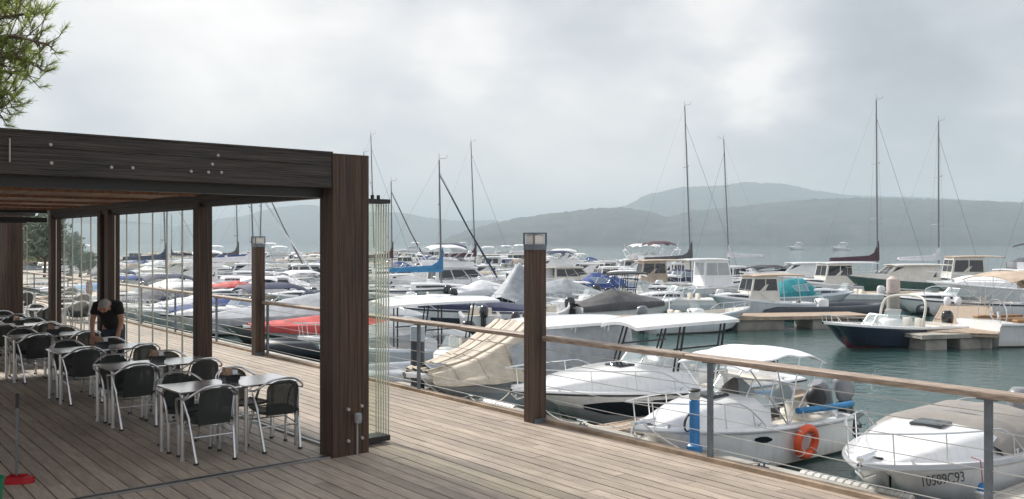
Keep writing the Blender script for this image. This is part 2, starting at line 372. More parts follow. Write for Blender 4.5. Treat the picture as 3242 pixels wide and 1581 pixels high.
tc_ = dm_t.nodes.new('ShaderNodeTexCoord'); dm_t.links.new(tc_.outputs['Object'], n_.inputs[0]); r_ = dm_t.nodes.new('ShaderNodeMapRange'); r_.inputs[1].default_value = .35; r_.inputs[2].default_value = .65; r_.inputs[3].default_value = .80; r_.inputs[4].default_value = 1.06; dm_t.links.new(n_.outputs['Fac'], r_.inputs[0])
pb_ = dm_t.nodes['Principled BSDF']; src_ = pb_.inputs['Base Color'].links[0].from_socket; v_ = dm_t.nodes.new('ShaderNodeVectorMath'); v_.operation = 'SCALE'; dm_t.links.new(src_, v_.inputs[0]); dm_t.links.new(r_.outputs[0], v_.inputs['Scale']); dm_t.links.new(v_.outputs[0], pb_.inputs['Base Color'])
r2_ = dm_t.nodes.new('ShaderNodeMapRange'); r2_.inputs[1].default_value = .4; r2_.inputs[2].default_value = .6; r2_.inputs[3].default_value = .45; r2_.inputs[4].default_value = .70; dm_t.links.new(n_.outputs['Fac'], r2_.inputs[0]); dm_t.links.new(r2_.outputs[0], pb_.inputs['Roughness'])
deck = mb.build('deck', [M_deck, M_steel], smooth=0, loc=E0+EX*4.0, rot=ANG_E); tag(deck, kind='structure')
mb = MB(); mb.box((20, 9.2, -.35), (90, 18.4, .55)); tag(mb.build('deck_base', mat('deck_under', (.02, .017, .014), .9), loc=E0, rot=ANG_E), kind='structure')
# edge board and pale quay ledge below
mb = MB(); mb.box((20, 0.03, -.0), (90, .10, .09)); mb.box((20, -.035, -.06), (90, .03, .20))
tag(mb.build('deck_edge_board', M_edge, loc=E0, rot=ANG_E), kind='structure')
mb = MB(); mb.box((20, -2.5, WATER+.42), (90, 4.6, .16)); mb.box((20, -2.5, WATER+.1), (90, 4.3, .5))
tag(mb.build('quay_ledge', M_conc, loc=E0, rot=ANG_E), kind='structure')

# ------------------------------------------------------------ railing: handrail, posts, cables
rail = thing('railing', 'timber handrail on grey steel posts with thin steel cables along the deck edge', 'railing', E0, ANG_E)
mb = MB(); s = -14.0
while s < 50:
    mb.rbox((s+2.1, .02, 1.075), (4.19, .16, .06), .012); s += 4.2
mb.build('handrail', M_rail, rail)
SP = 2.85; s0 = (Vector((.25, 11.74, 0))-E0).dot(EX)
for i in range(-5, 16):
    s = s0+.06+i*SP
    mb = MB(); mb.box((s, .03, .47), (.058, .035, 1.14)); mb.box((s, .02, 1.035), (.16, .10, .012)); mb.box((s, .03, -.10), (.14, .05, .12))
    mb.build('post', M_steel, rail)
mb = MB()
for z in (.14, .30, .46, .62, .78, .93):
    for i in range(-5, 15):
        a = s0+.06+i*SP; b = a+SP
        mb.tube([(a, .03, z), ((a+b)/2, .03, z-.008), (b, .03, z)], .0045, 5)
mb.build('cable', M_cable, rail)

# ------------------------------------------------------------ lamp posts on the walkway edge
def lamp_post(s, label):
    t = thing('lamp_post', label, 'lamp post', E(s, -.13), ANG_E, 'square timber lamp posts')
    mb = MB()
    for dx in (-.052, .052):
        for dy in (-.052, .052): mb.box((dx, dy, 1.105), (.098, .098, 2.21))
    mb.build('post', M_wood, t)
    mb = MB(); mb.box((0, 0, 2.24), (.21, .21, .07)); mb.box((0, 0, 2.415), (.22, .22, .02))
    for dx in (-.10, .10):
        for dy in (-.10, .10):
            if 1: mb.box((dx, dy, 2.34), (.018, .018, .14))
    mb.build('lantern_frame', M_steel, t)
    mb = MB(); mb.rbox((0, 0, 2.337), (.17, .17, .125), .01); mb.build('lamp_shade', mat('opal_glass', (.75, .72, .68), .3), t)
    mb = MB(); mb.box((-.122, 0, .03), (.012, .2, .06)); mb.build('base_plate', M_steel, t)
    return t
lamp_post(s0-.02, 'square dark timber lamp post with glass lantern, near one right of the pergola')
lamp_post(s0+8.85, 'square dark timber lamp post with lantern seen through the pergola opening')

# ------------------------------------------------------------ pergola
per = thing('pergola', 'dark timber pergola over the cafe tables with folding glass sides', 'pergola', F0, ANG_U)
def plocal(mb, name, m, **k): return mb.build(name, m, per, **k)
# corner post of several timbers
mb = MB(); rr = random.Random(5)
xs = [1.31, 1.395, 1.50, 1.585, 1.675, 1.76]
for a, b in zip(xs, xs[1:]): mb.box(((a+b)/2, -.73+rr.uniform(-.006, .006), 1.625), (b-a-.004, .28, 3.25))
cp = plocal(mb, 'corner_post', M_wood)
for (x, z) in ((1.50, .50), (1.665, .52), (1.50, .16), (1.67, .17), ):
    mb = MB(); mb.cyl((x, -.868, z), (x, -.89, z), .021, .016, 10); mb.build('bolt', M_bolt, cp)
mb = MB(); mb.rbox((1.60, -.905, .40), (.07, .06, .11), .01); mb.cyl((1.60, -.89, .345), (1.60, -.89, .0), .010); mb.box((1.60, -.94, .41), (.05, .012, .05)); mb.build('power_socket', mat('grey_plastic', (.28, .29, .3), .5), cp)
# front beam of stacked boards
mb = MB()
for i, (z, h) in enumerate(((2.94, .115), (3.06, .12), (3.185, .125))):
    mb.box((-2.35, -.755+[-.003, .002, -.005][i], z), (7.31, .20, h))
mb.box((-2.35, -.755, 3.257), (7.33, .23, .018))
fb = plocal(mb, 'front_beam', M_woodh)
for (x, z) in ((-1.447, 3.15), (-1.44, 2.99), (-.94, 2.98), (-.753, 2.985), (-.21, 2.98), (-.04, 2.98), (0, 3.06), (.056, 3.15), (.09, 2.985)):
    mb = MB(); mb.cyl((x, -.855, z), (x, -.868, z), .018, .013, 8); mb.build('bolt', M_bolt, fb)
mb = MB(); mb.cyl((-1.77, -.88, 2.98), (-1.77, -.88, 3.18), .007); mb.build('hanging_bar', M_bolt, fb)
mb = MB(); mb.box((-2.3, -.62, 2.84), (7.2, .09, .11)); plocal(mb, 'glass_track', M_black)
# side beam + inner track
mb = MB(); mb.box((1.56, 5.35, 3.02), (.20, 11.85, .30)); mb.box((1.56, 5.35, 3.18), (.26, 11.85, .02)); plocal(mb, 'side_beam', M_woodh)
mb = MB(); mb.box((1.55, 5.35, 2.835), (.10, 11.9, .07)); plocal(mb, 'side_track', M_black)
SIDEB = (3.28, 7.35, 11.1)
for b in SIDEB:
    mb = MB(); mb.box((1.51, b, 1.43), (.10, .20, 2.86)); mb.box((1.615, b+.01, 1.43), (.10, .19, 2.86)); plocal(mb, 'post', M_wood)
mb = MB(); mb.box((1.56, 7.85, 1.43), (.16, .18, 2.86)); mb.box((1.56, 7.6, 1.43), (.03, .3, 2.86)); plocal(mb, 'post', M_wood)
# far end frame
mb = MB(); mb.box((-2.4, 11.1, 2.76), (7.6, .12, .10)); mb.box((-2.4, 11.1, 3.02), (7.6, .16, .24)); mb.box((-2.4, 11.1, .04), (7.6, .08, .04)); plocal(mb, 'end_beam', M_black)
for x in (-1.5, -4.6):
    mb = MB(); mb.box((x, 11.1, 1.4), (.16, .16, 2.8)); plocal(mb, 'post', M_wood)
mb = MB(); mb.box((-6.0, 5.3, 3.02), (.2, 12, .3)); plocal(mb, 'side_beam', M_woodh)
for b in (-.7, 3.3, 7.4, 11.1):
    mb = MB(); mb.box((-6.0, b, 1.43), (.22, .22, 2.86)); plocal(mb, 'post', M_wood)
# ceiling
mb = MB(); x = -5.85
while x < 1.42:
    mb.box((x, 5.2, 2.985), (.085, 11.7, .02)); x += .105
for b in (1.2, 3.0, 4.9, 6.8, 8.6, 10.2): mb.box((-2.25, b, 2.955), (7.2, .06, .035))
mb.build('ceiling_slats', M_ceil, per, smooth=0)
mb = MB(); mb.box((-2.2, 5.2, 3.06), (7.7, 12.1, .05)); mb.build('roof_panel', mat('roof_sheet', (.05, .045, .04), .8), per)
# floor tracks
mb = MB(); mb.box((-2.3, -.80, .006), (7.2, .10, .012)); mb.box((-2.3, -.76, .014), (7.2, .012, .012)); mb.box((-2.3, -.84, .014), (7.2, .012, .012)); plocal(mb, 'floor_track', M_grtrk)
mb = MB(); mb.box((-2.3, -.80, .0135), (7.19, .05, .004)); plocal(mb, 'track_groove', M_black)
mb = MB(); mb.box((1.56, 5.3, .006), (.10, 11.4, .012)); mb.box((1.60, 5.3, .014), (.012, 11.4, .012)); mb.box((1.52, 5.3, .014), (.012, 11.4, .012)); plocal(mb, 'floor_track', M_grtrk)
for k_ in range(16): pass
# glass panels
def pane(ca, cb, wid, ang, z0=.06, z1=2.78, shoe=True):
    mb = MB(); Q = Matrix.Rotation(ang, 3, 'Z'); ee = Q @ Vector((wid/2, 0, 0)); mb.add([(ca-ee.x, cb-ee.y, z0), (ca+ee.x, cb+ee.y, z0), (ca+ee.x, cb+ee.y, z1), (ca-ee.x, cb-ee.y, z1)], [(0, 1, 2, 3)]); g = plocal(mb, 'glass_panel', M_pane, smooth=0)
    for sg in (-1, 1):
        mb = MB(); e = Q @ Vector((sg*(wid/2+.006), 0, 0)); mb.box((ca+e.x, cb+e.y, (z0+z1)/2), (.011, .014, z1-z0), Q); mb.build('panel_edge', M_pedge, g)
    if shoe:
        mb = MB(); mb.box((ca, cb, z0-.02), (wid, .022, .045), Q); mb.build('panel_rail', M_black, g); mb = MB(); mb.box((ca, cb, z1+.012), (wid, .022, .035), Q); mb.build('panel_rail', M_black, g)
for b0, b1, n in ((3.42, 7.20, 6), (8.0, 11.0, 5)):
    w_ = (b1-b0)/n
    for i in range(n): pane(1.56, b0+w_*(i+.5), w_-.035, pi/2)
for i in range(4): pane(-5.1+i*1.0, 11.1, .96, 0, .08, 2.70)
for i in range(3): pane(-1.1+i*.86, 11.1, .83, 0, .08, 2.70)
for i in range(6): pane(1.87-i*.012, -.57+i*.034, .66, 0, .09, 2.74, False)
mb = MB(); mb.box((1.87, -.485, .055), (.68, .23, .06)); mb.box((1.87, -.485, 2.77), (.68, .23, .05))
for dx in (.16, .24): mb.cyl((1.86+dx-.02, -.55, 2.79), (1.86+dx-.02, -.55, 2.84), .02)
plocal(mb, 'stack_shoe', M_black)

# second structure beyond: wide dark post and beam of the next pergola
p2 = thing('pergola', 'farther dark timber pergola seen through the end glass at left', 'pergola', W(1.15, 13.2), ANG_U)
mb = MB(); mb.box((0, 0, 1.45), (.46, .42, 2.9)); mb.box((-.02, .03, 1.45), (.50, .36, 2.88)); mb.build('post', M_wood, p2)
mb = MB(); mb.box((-2.5, 0, 3.0), (6, .2, .22)); mb.box((-2.5, 5, 3.0), (6, .2, .22)); mb.box((0, 2.5, 2.98), (.2, 5, .2)); mb.build('beam', M_woodh, p2)
for (x, y) in ((0, 5), (-5, 0), (-5, 5)):
    mb = MB(); mb.box((x, y, 1.45), (.22, .22, 2.9)); mb.build('post', M_wood, p2)
mb = MB(); mb.box((-2.5, 2.5, 3.13), (6.2, 5.4, .03)); mb.build('roof_panel', M_dgrey, p2)
# ------------------------------------------------------------ cafe furniture
def rpath(pts, n=5):
    # rounded path through control points (Catmull-Rom)
    P_ = [Vector(p) for p in pts]; P_ = [P_[0]*2-P_[1]]+P_+[P_[-1]*2-P_[-2]]; o = []
    for i in range(1, len(P_)-2):
        for k in range(n):
            t = k/n; a, b, c, d = P_[i-1:i+3]
            o.append(.5*((2*b)+(c-a)*t+(2*a-5*b+4*c-d)*t*t+(3*b-a-3*c+d)*t**3))
    o.append(P_[-2]); return o
def make_chair():
    t = thing('cafe_chair', '', 'chair')
    # local +y faces the table
    mb = MB(); mb.tube(rpath([(-.225, .24, .0), (-.235, .235, .35), (-.262, .20, .60), (-.285, .06, .655), (-.275, -.12, .67), (-.235, -.225, .725), (-.13, -.285, .795), (0, -.295, .81), (.13, -.285, .795), (.235, -.225, .725), (.275, -.12, .67), (.285, .06, .655), (.262, .20, .60), (.235, .235, .35), (.225, .24, 0)], 3), .0125, 7)
    mb.build('arm_frame', M_alu, t)
    for sg in (-1, 1):
        mb = MB(); mb.tube([(sg*.27, -.04, .64), (sg*.235, -.10, .46), (sg*.205, -.24, .01)], [.013, .023, .027], 8, flat=.55); lg = mb.build('leg', M_alu, t); mb = MB(); mb.cyl((sg*.205, -.241, 0), (sg*.205, -.241, .022), .027, .025, 8); mb.build('foot_cap', M_rub, lg)
        mb = MB(); mb.tube([(sg*.223, .235, .34), (sg*.222, .24, .01)], [.019, .022], 8, flat=.6); lg = mb.build('leg', M_alu, t); mb = MB(); mb.cyl((sg*.222, .24, 0), (sg*.222, .24, .022), .024, .022, 8); mb.build('foot_cap', M_rub, lg)
    mb = MB(); mb.cyl((-.21, .22, .30), (.21, .22, .30), .009); mb.cyl((-.205, -.17, .27), (.205, -.17, .27), .009)
    mb.cyl((-.21, .22, .30), (-.205, -.17, .27), .008); mb.cyl((.21, .22, .30), (.205, -.17, .27), .008); mb.build('stretcher', M_alu, t)
    def st(u, v):
        x = (u-.5)*.40; y = -.19+v*.42; return (x, y, .425+.02*v-.022*(1-(2*u-1)**2)-.01*sin(pi*v)+(.02 if v == 0 else 0))
    mb = MB(); mb.sheet(st, 10, 10, 0, .018); mb.tube(rpath([(-.205, -.19, .43), (-.205, .2, .435), (-.16, .235, .435), (.16, .235, .435), (.205, .2, .435), (.205, -.19, .43)], 3), .011, 6); mb.build('seat', M_weave, t)
    def bk(u, v):
        x = (u-.5)*(.32+.01*v); z = .40+v*(.375-.055*abs(2*u-1)**3.0); y = -.205-.055*v-.05*(1-(2*u-1)**2)*(.3+.7*v); return (x, y, z)
    mb = MB(); mb.sheet(bk, 10, 12, 0, 0.0); mb.sheet(lambda u, v: Vector(bk(1-u, v))+Vector((0, -.010, 0)), 10, 12)
    mb.tube(rpath([(-.16, -.20, .39), (-.168, -.235, .60), (-.160, -.262, .72), (-.08, -.30, .775), (0, -.312, .78), (.08, -.30, .775), (.160, -.262, .72), (.168, -.235, .60), (.16, -.20, .39)], 3), .012, 6)
    mb.build('backrest', M_weave, t)
    return t
def make_table():
    t = thing('cafe_table', '', 'table')
    mb = MB(); mb.rbox((0, 0, .722), (.694, .694, .016), .006); mb.build('table_top', M_top, t)
    mb = MB()
    for sg in (-1, 1): mb.cyl((-.27, -.27*sg, .705), (.27, .27*sg, .705), .012); 
    mb.box((0, 0, .708), (.6, .6, .012)); mb.build('top_frame', M_steel, t)
    for sx in (-1, 1):
        for sy in (-1, 1):
            mb = MB(); mb.cyl((sx*.30, sy*.30, 0.01), (sx*.30, sy*.30, .70), .021, seg=10)
            mb.cyl((sx*.30, sy*.30, .64), (sx*.23, sy*.30, .70), .008); mb.cyl((sx*.30, sy*.30, .64), (sx*.30, sy*.23, .70), .008)
            mb.cyl((sx*.30, sy*.30, 0), (sx*.30, sy*.30, .02), .026); mb.build('leg', M_alu, t)
    return t
def make_holder():
    t = thing('menu_holder', '', 'menu holder')
    mb = MB(); mb.box((0, 0, .035), (.17, .11, .012)); mb.box((0, -.055, .06), (.17, .008, .06)); mb.box((0, .055, .06), (.17, .008, .06)); mb.box((-.085, 0, .06), (.008, .11, .06)); mb.box((.085, 0, .06), (.008, .11, .06)); mb.box((0, 0, .015), (.15, .1, .03)); mb.build('caddy', M_cowl, t)
    mb = MB(); mb.box((-.035, .01, .095), (.06, .085, .13)); mb.box((-.075, .01, .10), (.004, .09, .15), rotm('Y', 8)); mb.build('menu_card', mat('kraft_card', (.36, .24, .17), .8, var=.3, vscale=20), t)
    mb = MB(); mb.box((.04, .0, .085), (.06, .07, .10)); mb.build('napkin', M_wcan, t)
    mb = MB(); mb.cyl((.07, .035, .03), (.07, .035, .12), .014); mb.build('shaker', M_alu, t)
    return t
CH, TB, HO = make_chair(), make_table(), make_holder()
first = {'c': CH, 't': TB, 'h': HO}
def put(k_, loc, rz, label, group):
    o = first.get(k_)
    src = {'c': CH, 't': TB, 'h': HO}[k_]
    if o is None: o = copy_tree(src)
    else: first[k_] = None
    o.location = loc; o.rotation_euler = (0, 0, rz); o['label'] = label; o['group'] = group; return o
rows = ['front', 'second', 'third', 'fourth', 'fifth', 'sixth']
for i in range(6):
    b = i*2.26+(.12*i if i > 2 else 0); da = -.02*i; rn = rows[i]
    for j, side in ((0, 'left'), (1, 'right')):
        jx, jy = R.uniform(-.015, .015), R.uniform(-.01, .01)
        put('t', W(.35+.705*j+da+jx, b+.35+jy), ANG_U+R.uniform(-.01, .01), f'{side} square metal cafe table of the {rn} pair counted from the camera', 'square cafe tables')
        put('c', W(.33+.76*j+da+R.uniform(-.03, .03), b+.02+R.uniform(-.04, .03)), ANG_U+R.uniform(-.12, .12), f'black woven chair with its back to us at the {side} table of the {rn} pair', 'woven aluminium cafe chairs')
        put('c', W(.34+.70*j+da+R.uniform(-.03, .03), b+.70+R.uniform(-.04, .04)), ANG_U+pi+R.uniform(-.12, .12), f'black woven chair on the far side of the {side} table in the {rn} pair', 'woven aluminium cafe chairs')
    put('h', W(.70+da, b+.34, .730), ANG_U+.1, f'black caddy with brown menu cards on the {rn} pair of tables', 'menu holders')
# farther terrace seen past the end glass
k_ = 0
for (a, b) in ((2.1, 14.2), (3.2, 15.9), (2.0, 17.6), (4.2, 19.4), (3.2, 21.5), (5.0, 23.6)):
    k_ += 1; nm = ['nearest', 'second', 'third', 'fourth', 'fifth', 'farthest'][k_-1]
    put('t', W(a, b), ANG_U+.1, f'metal cafe table beyond the end glass, {nm} of the six there', 'square cafe tables')
    put('c', W(a, b-.4), ANG_U+R.uniform(-.2, .2), f'woven chair on the near side of the {nm} table beyond the end glass', 'woven aluminium cafe chairs')
    put('c', W(a, b+.42), ANG_U+pi, f'woven chair on the far side of the {nm} table beyond the end glass', 'woven aluminium cafe chairs')

# dustpan with long handle
dp = thing('dustpan', 'red long-handled dustpan standing on the deck at lower left', 'dustpan', P(52, 1530), .1)
mb = MB()
mb.loft([[(-.14, -.1, .0), (.14, -.1, .0), (.14, -.1, .10), (-.14, -.1, .10)], [(-.14, -.098, .004), (.14, -.098, .004), (.13, -.098, .095), (-.13, -.098, .095)]], True, True, True)
mb.add([(-.14, -.1, .004), (.17, -.1, .004), (.20, .12, .004), (-.14, .12, .004)], [(0, 1, 2, 3)]); mb.rbox((.0, .0, .012), (.30, .22, .02), .008); mb.rbox((-.13, 0, .055), (.02, .22, .10), .008); mb.rbox((.0, .1, .055), (.28, .02, .10), .008)
mb.loft([[(.14, -.10, .0), (.25, -.05, .0), (.25, .05, .0), (.14, .10, .0)], [(.13, -.10, .09), (.26, -.04, .085), (.26, .04, .085), (.13, .10, .09)]], True, True, True)
pn_ = mb.build('pan', M_redp, dp); pn_.scale = (.62, .62, .7)
mb = MB(); mb.cyl((-.02, .05, .06), (-.03, .09, .72), .011); mb.build('handle', M_steel, dp)
mb = MB(); mb.cyl((-.03, .09, .70), (-.032, .095, .84), .016); mb.build('grip', M_rub, dp)
bk = thing('bucket', 'green plastic bucket cut off at the lower left edge', 'bucket', P(-38, 1592), 0)
mb = MB(); mb.loft([[(.13*f*cos(2*pi*i/20), .13*f*sin(2*pi*i/20), z) for i in range(20)] for f, z in ((.8, 0), (1, .20), (1.05, .20), (1.05, .215), (.97, .215), (.78, .01))], True, True, True); mb.build('body', mat('green_plastic', (.01, .22, .10), .4), bk)

# ------------------------------------------------------------ person bending over the fourth table
def skin_body(name, chains, m, parent, lvl=2, root=0):
    vs, es, rs = [], [], []
    for pts in chains:
        prev = None
        for (p, r) in pts:
            p = Vector(p); idx = None
            for i, q in enumerate(vs):
                if (q-p).length < 1e-4: idx = i
            if idx is None: vs.append(p); rs.append(r); idx = len(vs)-1
            if prev is not None: es.append((prev, idx))
            prev = idx
    me = bpy.data.meshes.new(name); me.from_pydata(vs, es, []); o = bpy.data.objects.new(name, me); COL.objects.link(o)
    sk = o.modifiers.new('skin', 'SKIN'); sk.use_smooth_shade = True
    if not me.skin_vertices: me.attributes if False else None
    bm_layer = me.skin_vertices[0].data if me.skin_vertices else None
    if bm_layer is None:
        import bmesh
        bm = bmesh.new(); bm.from_mesh(me); bm.verts.layers.skin.verify(); bm.to_mesh(me); bm.free(); bm_layer = me.skin_vertices[0].data
    for i, r in enumerate(rs):
        bm_layer[i].radius = (r, r) if not isinstance(r, tuple) else r; bm_layer[i].use_root = (i == root)
    ss = o.modifiers.new('sub', 'SUBSURF'); ss.levels = lvl; ss.render_levels = lvl
    dg = bpy.context.evaluated_depsgraph_get(); dg.update(); me2 = bpy.data.meshes.new_from_object(o.evaluated_get(dg)); bpy.data.objects.remove(o)
    me2.name = name; me2.materials.clear(); me2.materials.append(m); me2.polygons.foreach_set('use_smooth', [True]*len(me2.polygons))
    o = bpy.data.objects.new(name, me2); COL.objects.link(o); o.parent = parent; return o
def hand(side, w, ddir):
    # five bent fingers from wrist w; returns chains
    ch = []; w = Vector(w); d = Vector(ddir).normalized(); sd = Vector((side, 0, 0)); palm = w+d*.07
    for k_, (off, ln) in enumerate(((-.030, .065), (-.010, .078), (.010, .074), (.028, .058))):
        b = palm+sd*off; ch.append([(w, .024), (b, .011), (b+d*ln*.5+Vector((0, -.008, 0)), .009), (b+d*ln+Vector((0, -.03, -.006)), .008)])
    ch.append([(w, .024), (w+d*.03-sd*.035, .012), (w+d*.06-sd*.05+Vector((0, -.012, 0)), .010), (w+d*.085-sd*.05+Vector((0, -.02, 0)), .009)])
    return ch
def make_bent_person():
    t = thing('person', 'grey-haired person in a black T-shirt bending forward over the cafe tables', 'person', (0, 0, 0), 0)
    # faces -y locally (towards camera); body surface
    hip = (0, .22, .95); che = (0, -.10, 1.20); nk = (0, -.30, 1.33)
    ch = [[(hip, .13), ((0, .08, 1.06), .10), (che, .11), ((0, -.22, 1.29), .08), (nk, .055), ((0, -.38, 1.325), .055), ((0, -.45, 1.30), .085), ((0, -.50, 1.255), .085), ((0, -.53, 1.205), .06)]]
    for sg in (-1, 1):
        ch.append([(hip, .13), ((sg*.10, .22, .88), .095), ((sg*.12, .12, .50), .062), ((sg*.12, .22, .10), .042), ((sg*.12, .14, .04), .040), ((sg*.13, .03, .03), .032)])
        ch.append([((0, -.22, 1.29), .08), ((sg*.17, -.20, 1.27), .060), ((sg*.22, -.25, 1.03), .043), ((sg*.19, -.36, .82), .028)])
        h = hand(sg, (sg*.19, -.36, .82), (0, -.25, -.9)); ch += h
    skin_body('body', ch, M_skin, t)
    mb = MB(); mb.ell((0, -.472, 1.30), (.085, .095, .10), 16, 12); mb.ell((0, -.40, 1.345), (.07, .07, .06), 12, 8); mb.build('hair', M_hair, t)
    # face: eyes, nose, mouth, ears under the bowed head
    mb = MB(); mb.ell((0, -.565, 1.215), (.014, .022, .02)); mb.ell((-.085, -.46, 1.25), (.012, .022, .032)); mb.ell((.085, -.46, 1.25), (.012, .022, .032)); mb.build('nose_and_ears', M_skin, t)
    mb = MB(); mb.ell((-.032, -.578, 1.245), (.014, .010, .008)); mb.ell((.032, -.578, 1.245), (.014, .010, .008)); mb.ell((0, -.555, 1.178), (.024, .008, .006)); mb.build('eyes_and_mouth', mat('dark_features', (.05, .02, .02), .5), t)
    ch = [[((0, .24, .92), .175), ((0, .19, 1.0), .172), ((0, .08, 1.08), .165), ((0, -.10, 1.215), .178), ((0, -.22, 1.29), .13), ((0, -.29, 1.33), .075)]]
    for sg in (-1, 1): ch.append([((0, -.22, 1.29), .13), ((sg*.17, -.20, 1.275), .085), ((sg*.205, -.235, 1.12), .066)])
    skin_body('t_shirt', ch, M_shirt, t)
    ch = [[((0, .23, 1.0), .162), ((0, .23, .92), .160)]]
    for sg in (-1, 1): ch.append([((0, .23, .92), .160), ((sg*.10, .22, .85), .108), ((sg*.12, .12, .50), .075), ((sg*.12, .22, .12), .055)])
    skin_body('trousers', ch, M_jean, t)
    mb = MB()
    for sg in (-1, 1): mb.ell((sg*.125, .11, .04), (.05, .135, .045))
    mb.build('shoes', M_rub, t)
    return t
pp = make_bent_person(); pp.location = W(1.16, 6.12, .0); pp.rotation_euler = (0, 0, ANG_U-.50)
def make_standing_person():
    t = thing('person', 'tiny person in dark clothes standing on the far breakwater', 'person')
    ch = [[((0, 0, .95), .13), ((0, 0, 1.15), .12), ((0, 0, 1.40), .13), ((0, 0, 1.50), .06), ((0, -.01, 1.60), .085), ((0, -.01, 1.70), .08)]]
    for sg in (-1, 1):
        ch.append([((0, 0, .95), .13), ((sg*.10, 0, .85), .09), ((sg*.11, 0, .48), .06), ((sg*.12, .02, .08), .045), ((sg*.13, -.12, .03), .035)])
        ch.append([((0, 0, 1.40), .13), ((sg*.19, 0, 1.38), .06), ((sg*.24, 0, 1.10), .042), ((sg*.24, -.08, .86), .03)]); ch += hand(sg, (sg*.24, -.08, .86), (0, -.1, -1))
    skin_body('body', ch, M_skin, t, 1)
    skin_body('clothing', [[((0, 0, .95), .15), ((0, 0, 1.15), .14), ((0, 0, 1.42), .145)]]+[[((0, 0, .95), .15), ((sg*.10, 0, .85), .105), ((sg*.11, 0, .48), .075), ((sg*.12, .02, .10), .06)] for sg in (-1, 1)]+[[((0, 0, 1.42), .145), ((sg*.19, 0, 1.39), .075), ((sg*.23, 0, 1.12), .055)] for sg in (-1, 1)], M_jean, t, 1)
    mb = MB(); mb.ell((0, .01, 1.68), (.09, .10, .10)); mb.build('hair', M_shirt, t)
    return t
# ------------------------------------------------------------ boats: local +x is the bow, z = 0 the waterline
class Hull:
    def __init__(s, L_, B, fs, fb, rake=.9, full=2.4, stern=.9, ck=None, floor=.25, flare=.10, deckrise=.04, tumb=0.0, dip=0.0):
        s.L, s.B, s.fs, s.fb, s.rake, s.full, s.stern, s.ck, s.floor, s.flare, s.dr, s.dip = L_, B, fs, fb, rake, full, stern, ck, floor, flare, deckrise, dip
    def hb(s, t):
        if t < .4: return s.B/2*(s.stern+(1-s.stern)*sin(t/.4*pi/2))
        return s.B/2*max(0.012, (1-((t-.4)/.6)**s.full))**.85
    def zs(s, t): return s.fs+(s.fb-s.fs)*t**1.8-s.dip*sin(pi*t)
    def xt(s, t): return -s.L/2+s.L*t
    def build(s, parent, top, low=None, stripe=None, bot=None, deckm=None, inner=None, bandh=.5, name='hull'):
        low = low or top; stripe = stripe or top; bot = bot or M_bot; deckm = deckm or M_white; inner = inner or deckm
        ts = sorted(set([i/16 for i in range(17)]+([s.ck[0], s.ck[0]+.012, s.ck[1], s.ck[1]-.012] if s.ck else [])+[.97, .985]))
        rings = []
        for t in ts:
            hb, zz, x = s.hb(t), s.zs(t), s.xt(t)
            bow = max(0, (t-.45)/.55); rk = s.rake*bow**2.2
            kz = -.32+(zz+.10)*bow**5; chz = .06+zz*.42*bow**2.6
            fl = 1-s.flare-(.35)*bow**1.5
            def X_(z): return x-rk*(1-max(0, (z-kz)/(zz-kz+1e-6)))
            sec = [(X_(kz), 0, kz), (X_(max(kz, min(chz*.5, .07))), hb*.86*fl*(1 if bow < .3 else max(.12, 1-(bow-.3)*.9)), max(kz+.01, min(chz-.10*(1-bow), .08))), (X_(chz), hb*(fl+.03), chz), (X_(chz+(zz-chz)*bandh), hb*(fl+(1-fl)*.62), chz+(zz-chz)*bandh),
                   (X_(zz-.10), hb*.985, zz-.10), (x, hb+.012, zz-.085), (x, hb+.012, zz-.035), (x, hb*.985, zz), (x, hb*.87, zz+.015)]
            incock = s.ck and s.ck[0]+.006 < t < s.ck[1]-.006
            zf = max(s.floor, chz+.08)
            if incock: sec += [(min(x, X_(zf)), hb*min(.86, fl-.03), zf), (min(x, X_(zf)), 0, zf)]
            else: sec += [(x, hb*.80, zz+.02), (x, 0, zz+s.dr*min(1, hb*2))]
            rings.append(sec)
        mats = [bot, low, top, stripe, deckm, inner]; mis = [0, 1, 1, 2, 3, 3, 3, 4, 5, 5]
        mb = MB()
        for sg in (1, -1):
            rg = [[(p[0], p[1]*sg, p[2]) for p in r] for r in rings]
            if sg < 0: rg = [list(r) for r in rg]
            o = len(mb.v); n = len(rg[0]); mb.add([p for r in rg for p in r], [])
            for i in range(len(rg)-1):
                for j in range(n-1):
                    a = o+i*n+j; q = (a, a+n, a+n+1, a+1) if sg < 0 else (a, a+1, a+n+1, a+n)
                    mb.f.append(q); mb.m.append(mis[j])
        r0 = rings[0]; a = [(p[0], p[1], p[2]) for p in r0]+[(p[0], -p[1], p[2]) for p in reversed(r0[1:-1])]
        o = len(mb.v); mb.add(a, []); mb.f.append(tuple(o+i for i in range(len(a)))); mb.m.append(2)
        s.obj = mb.build(name, mats, parent, 40); return s.obj

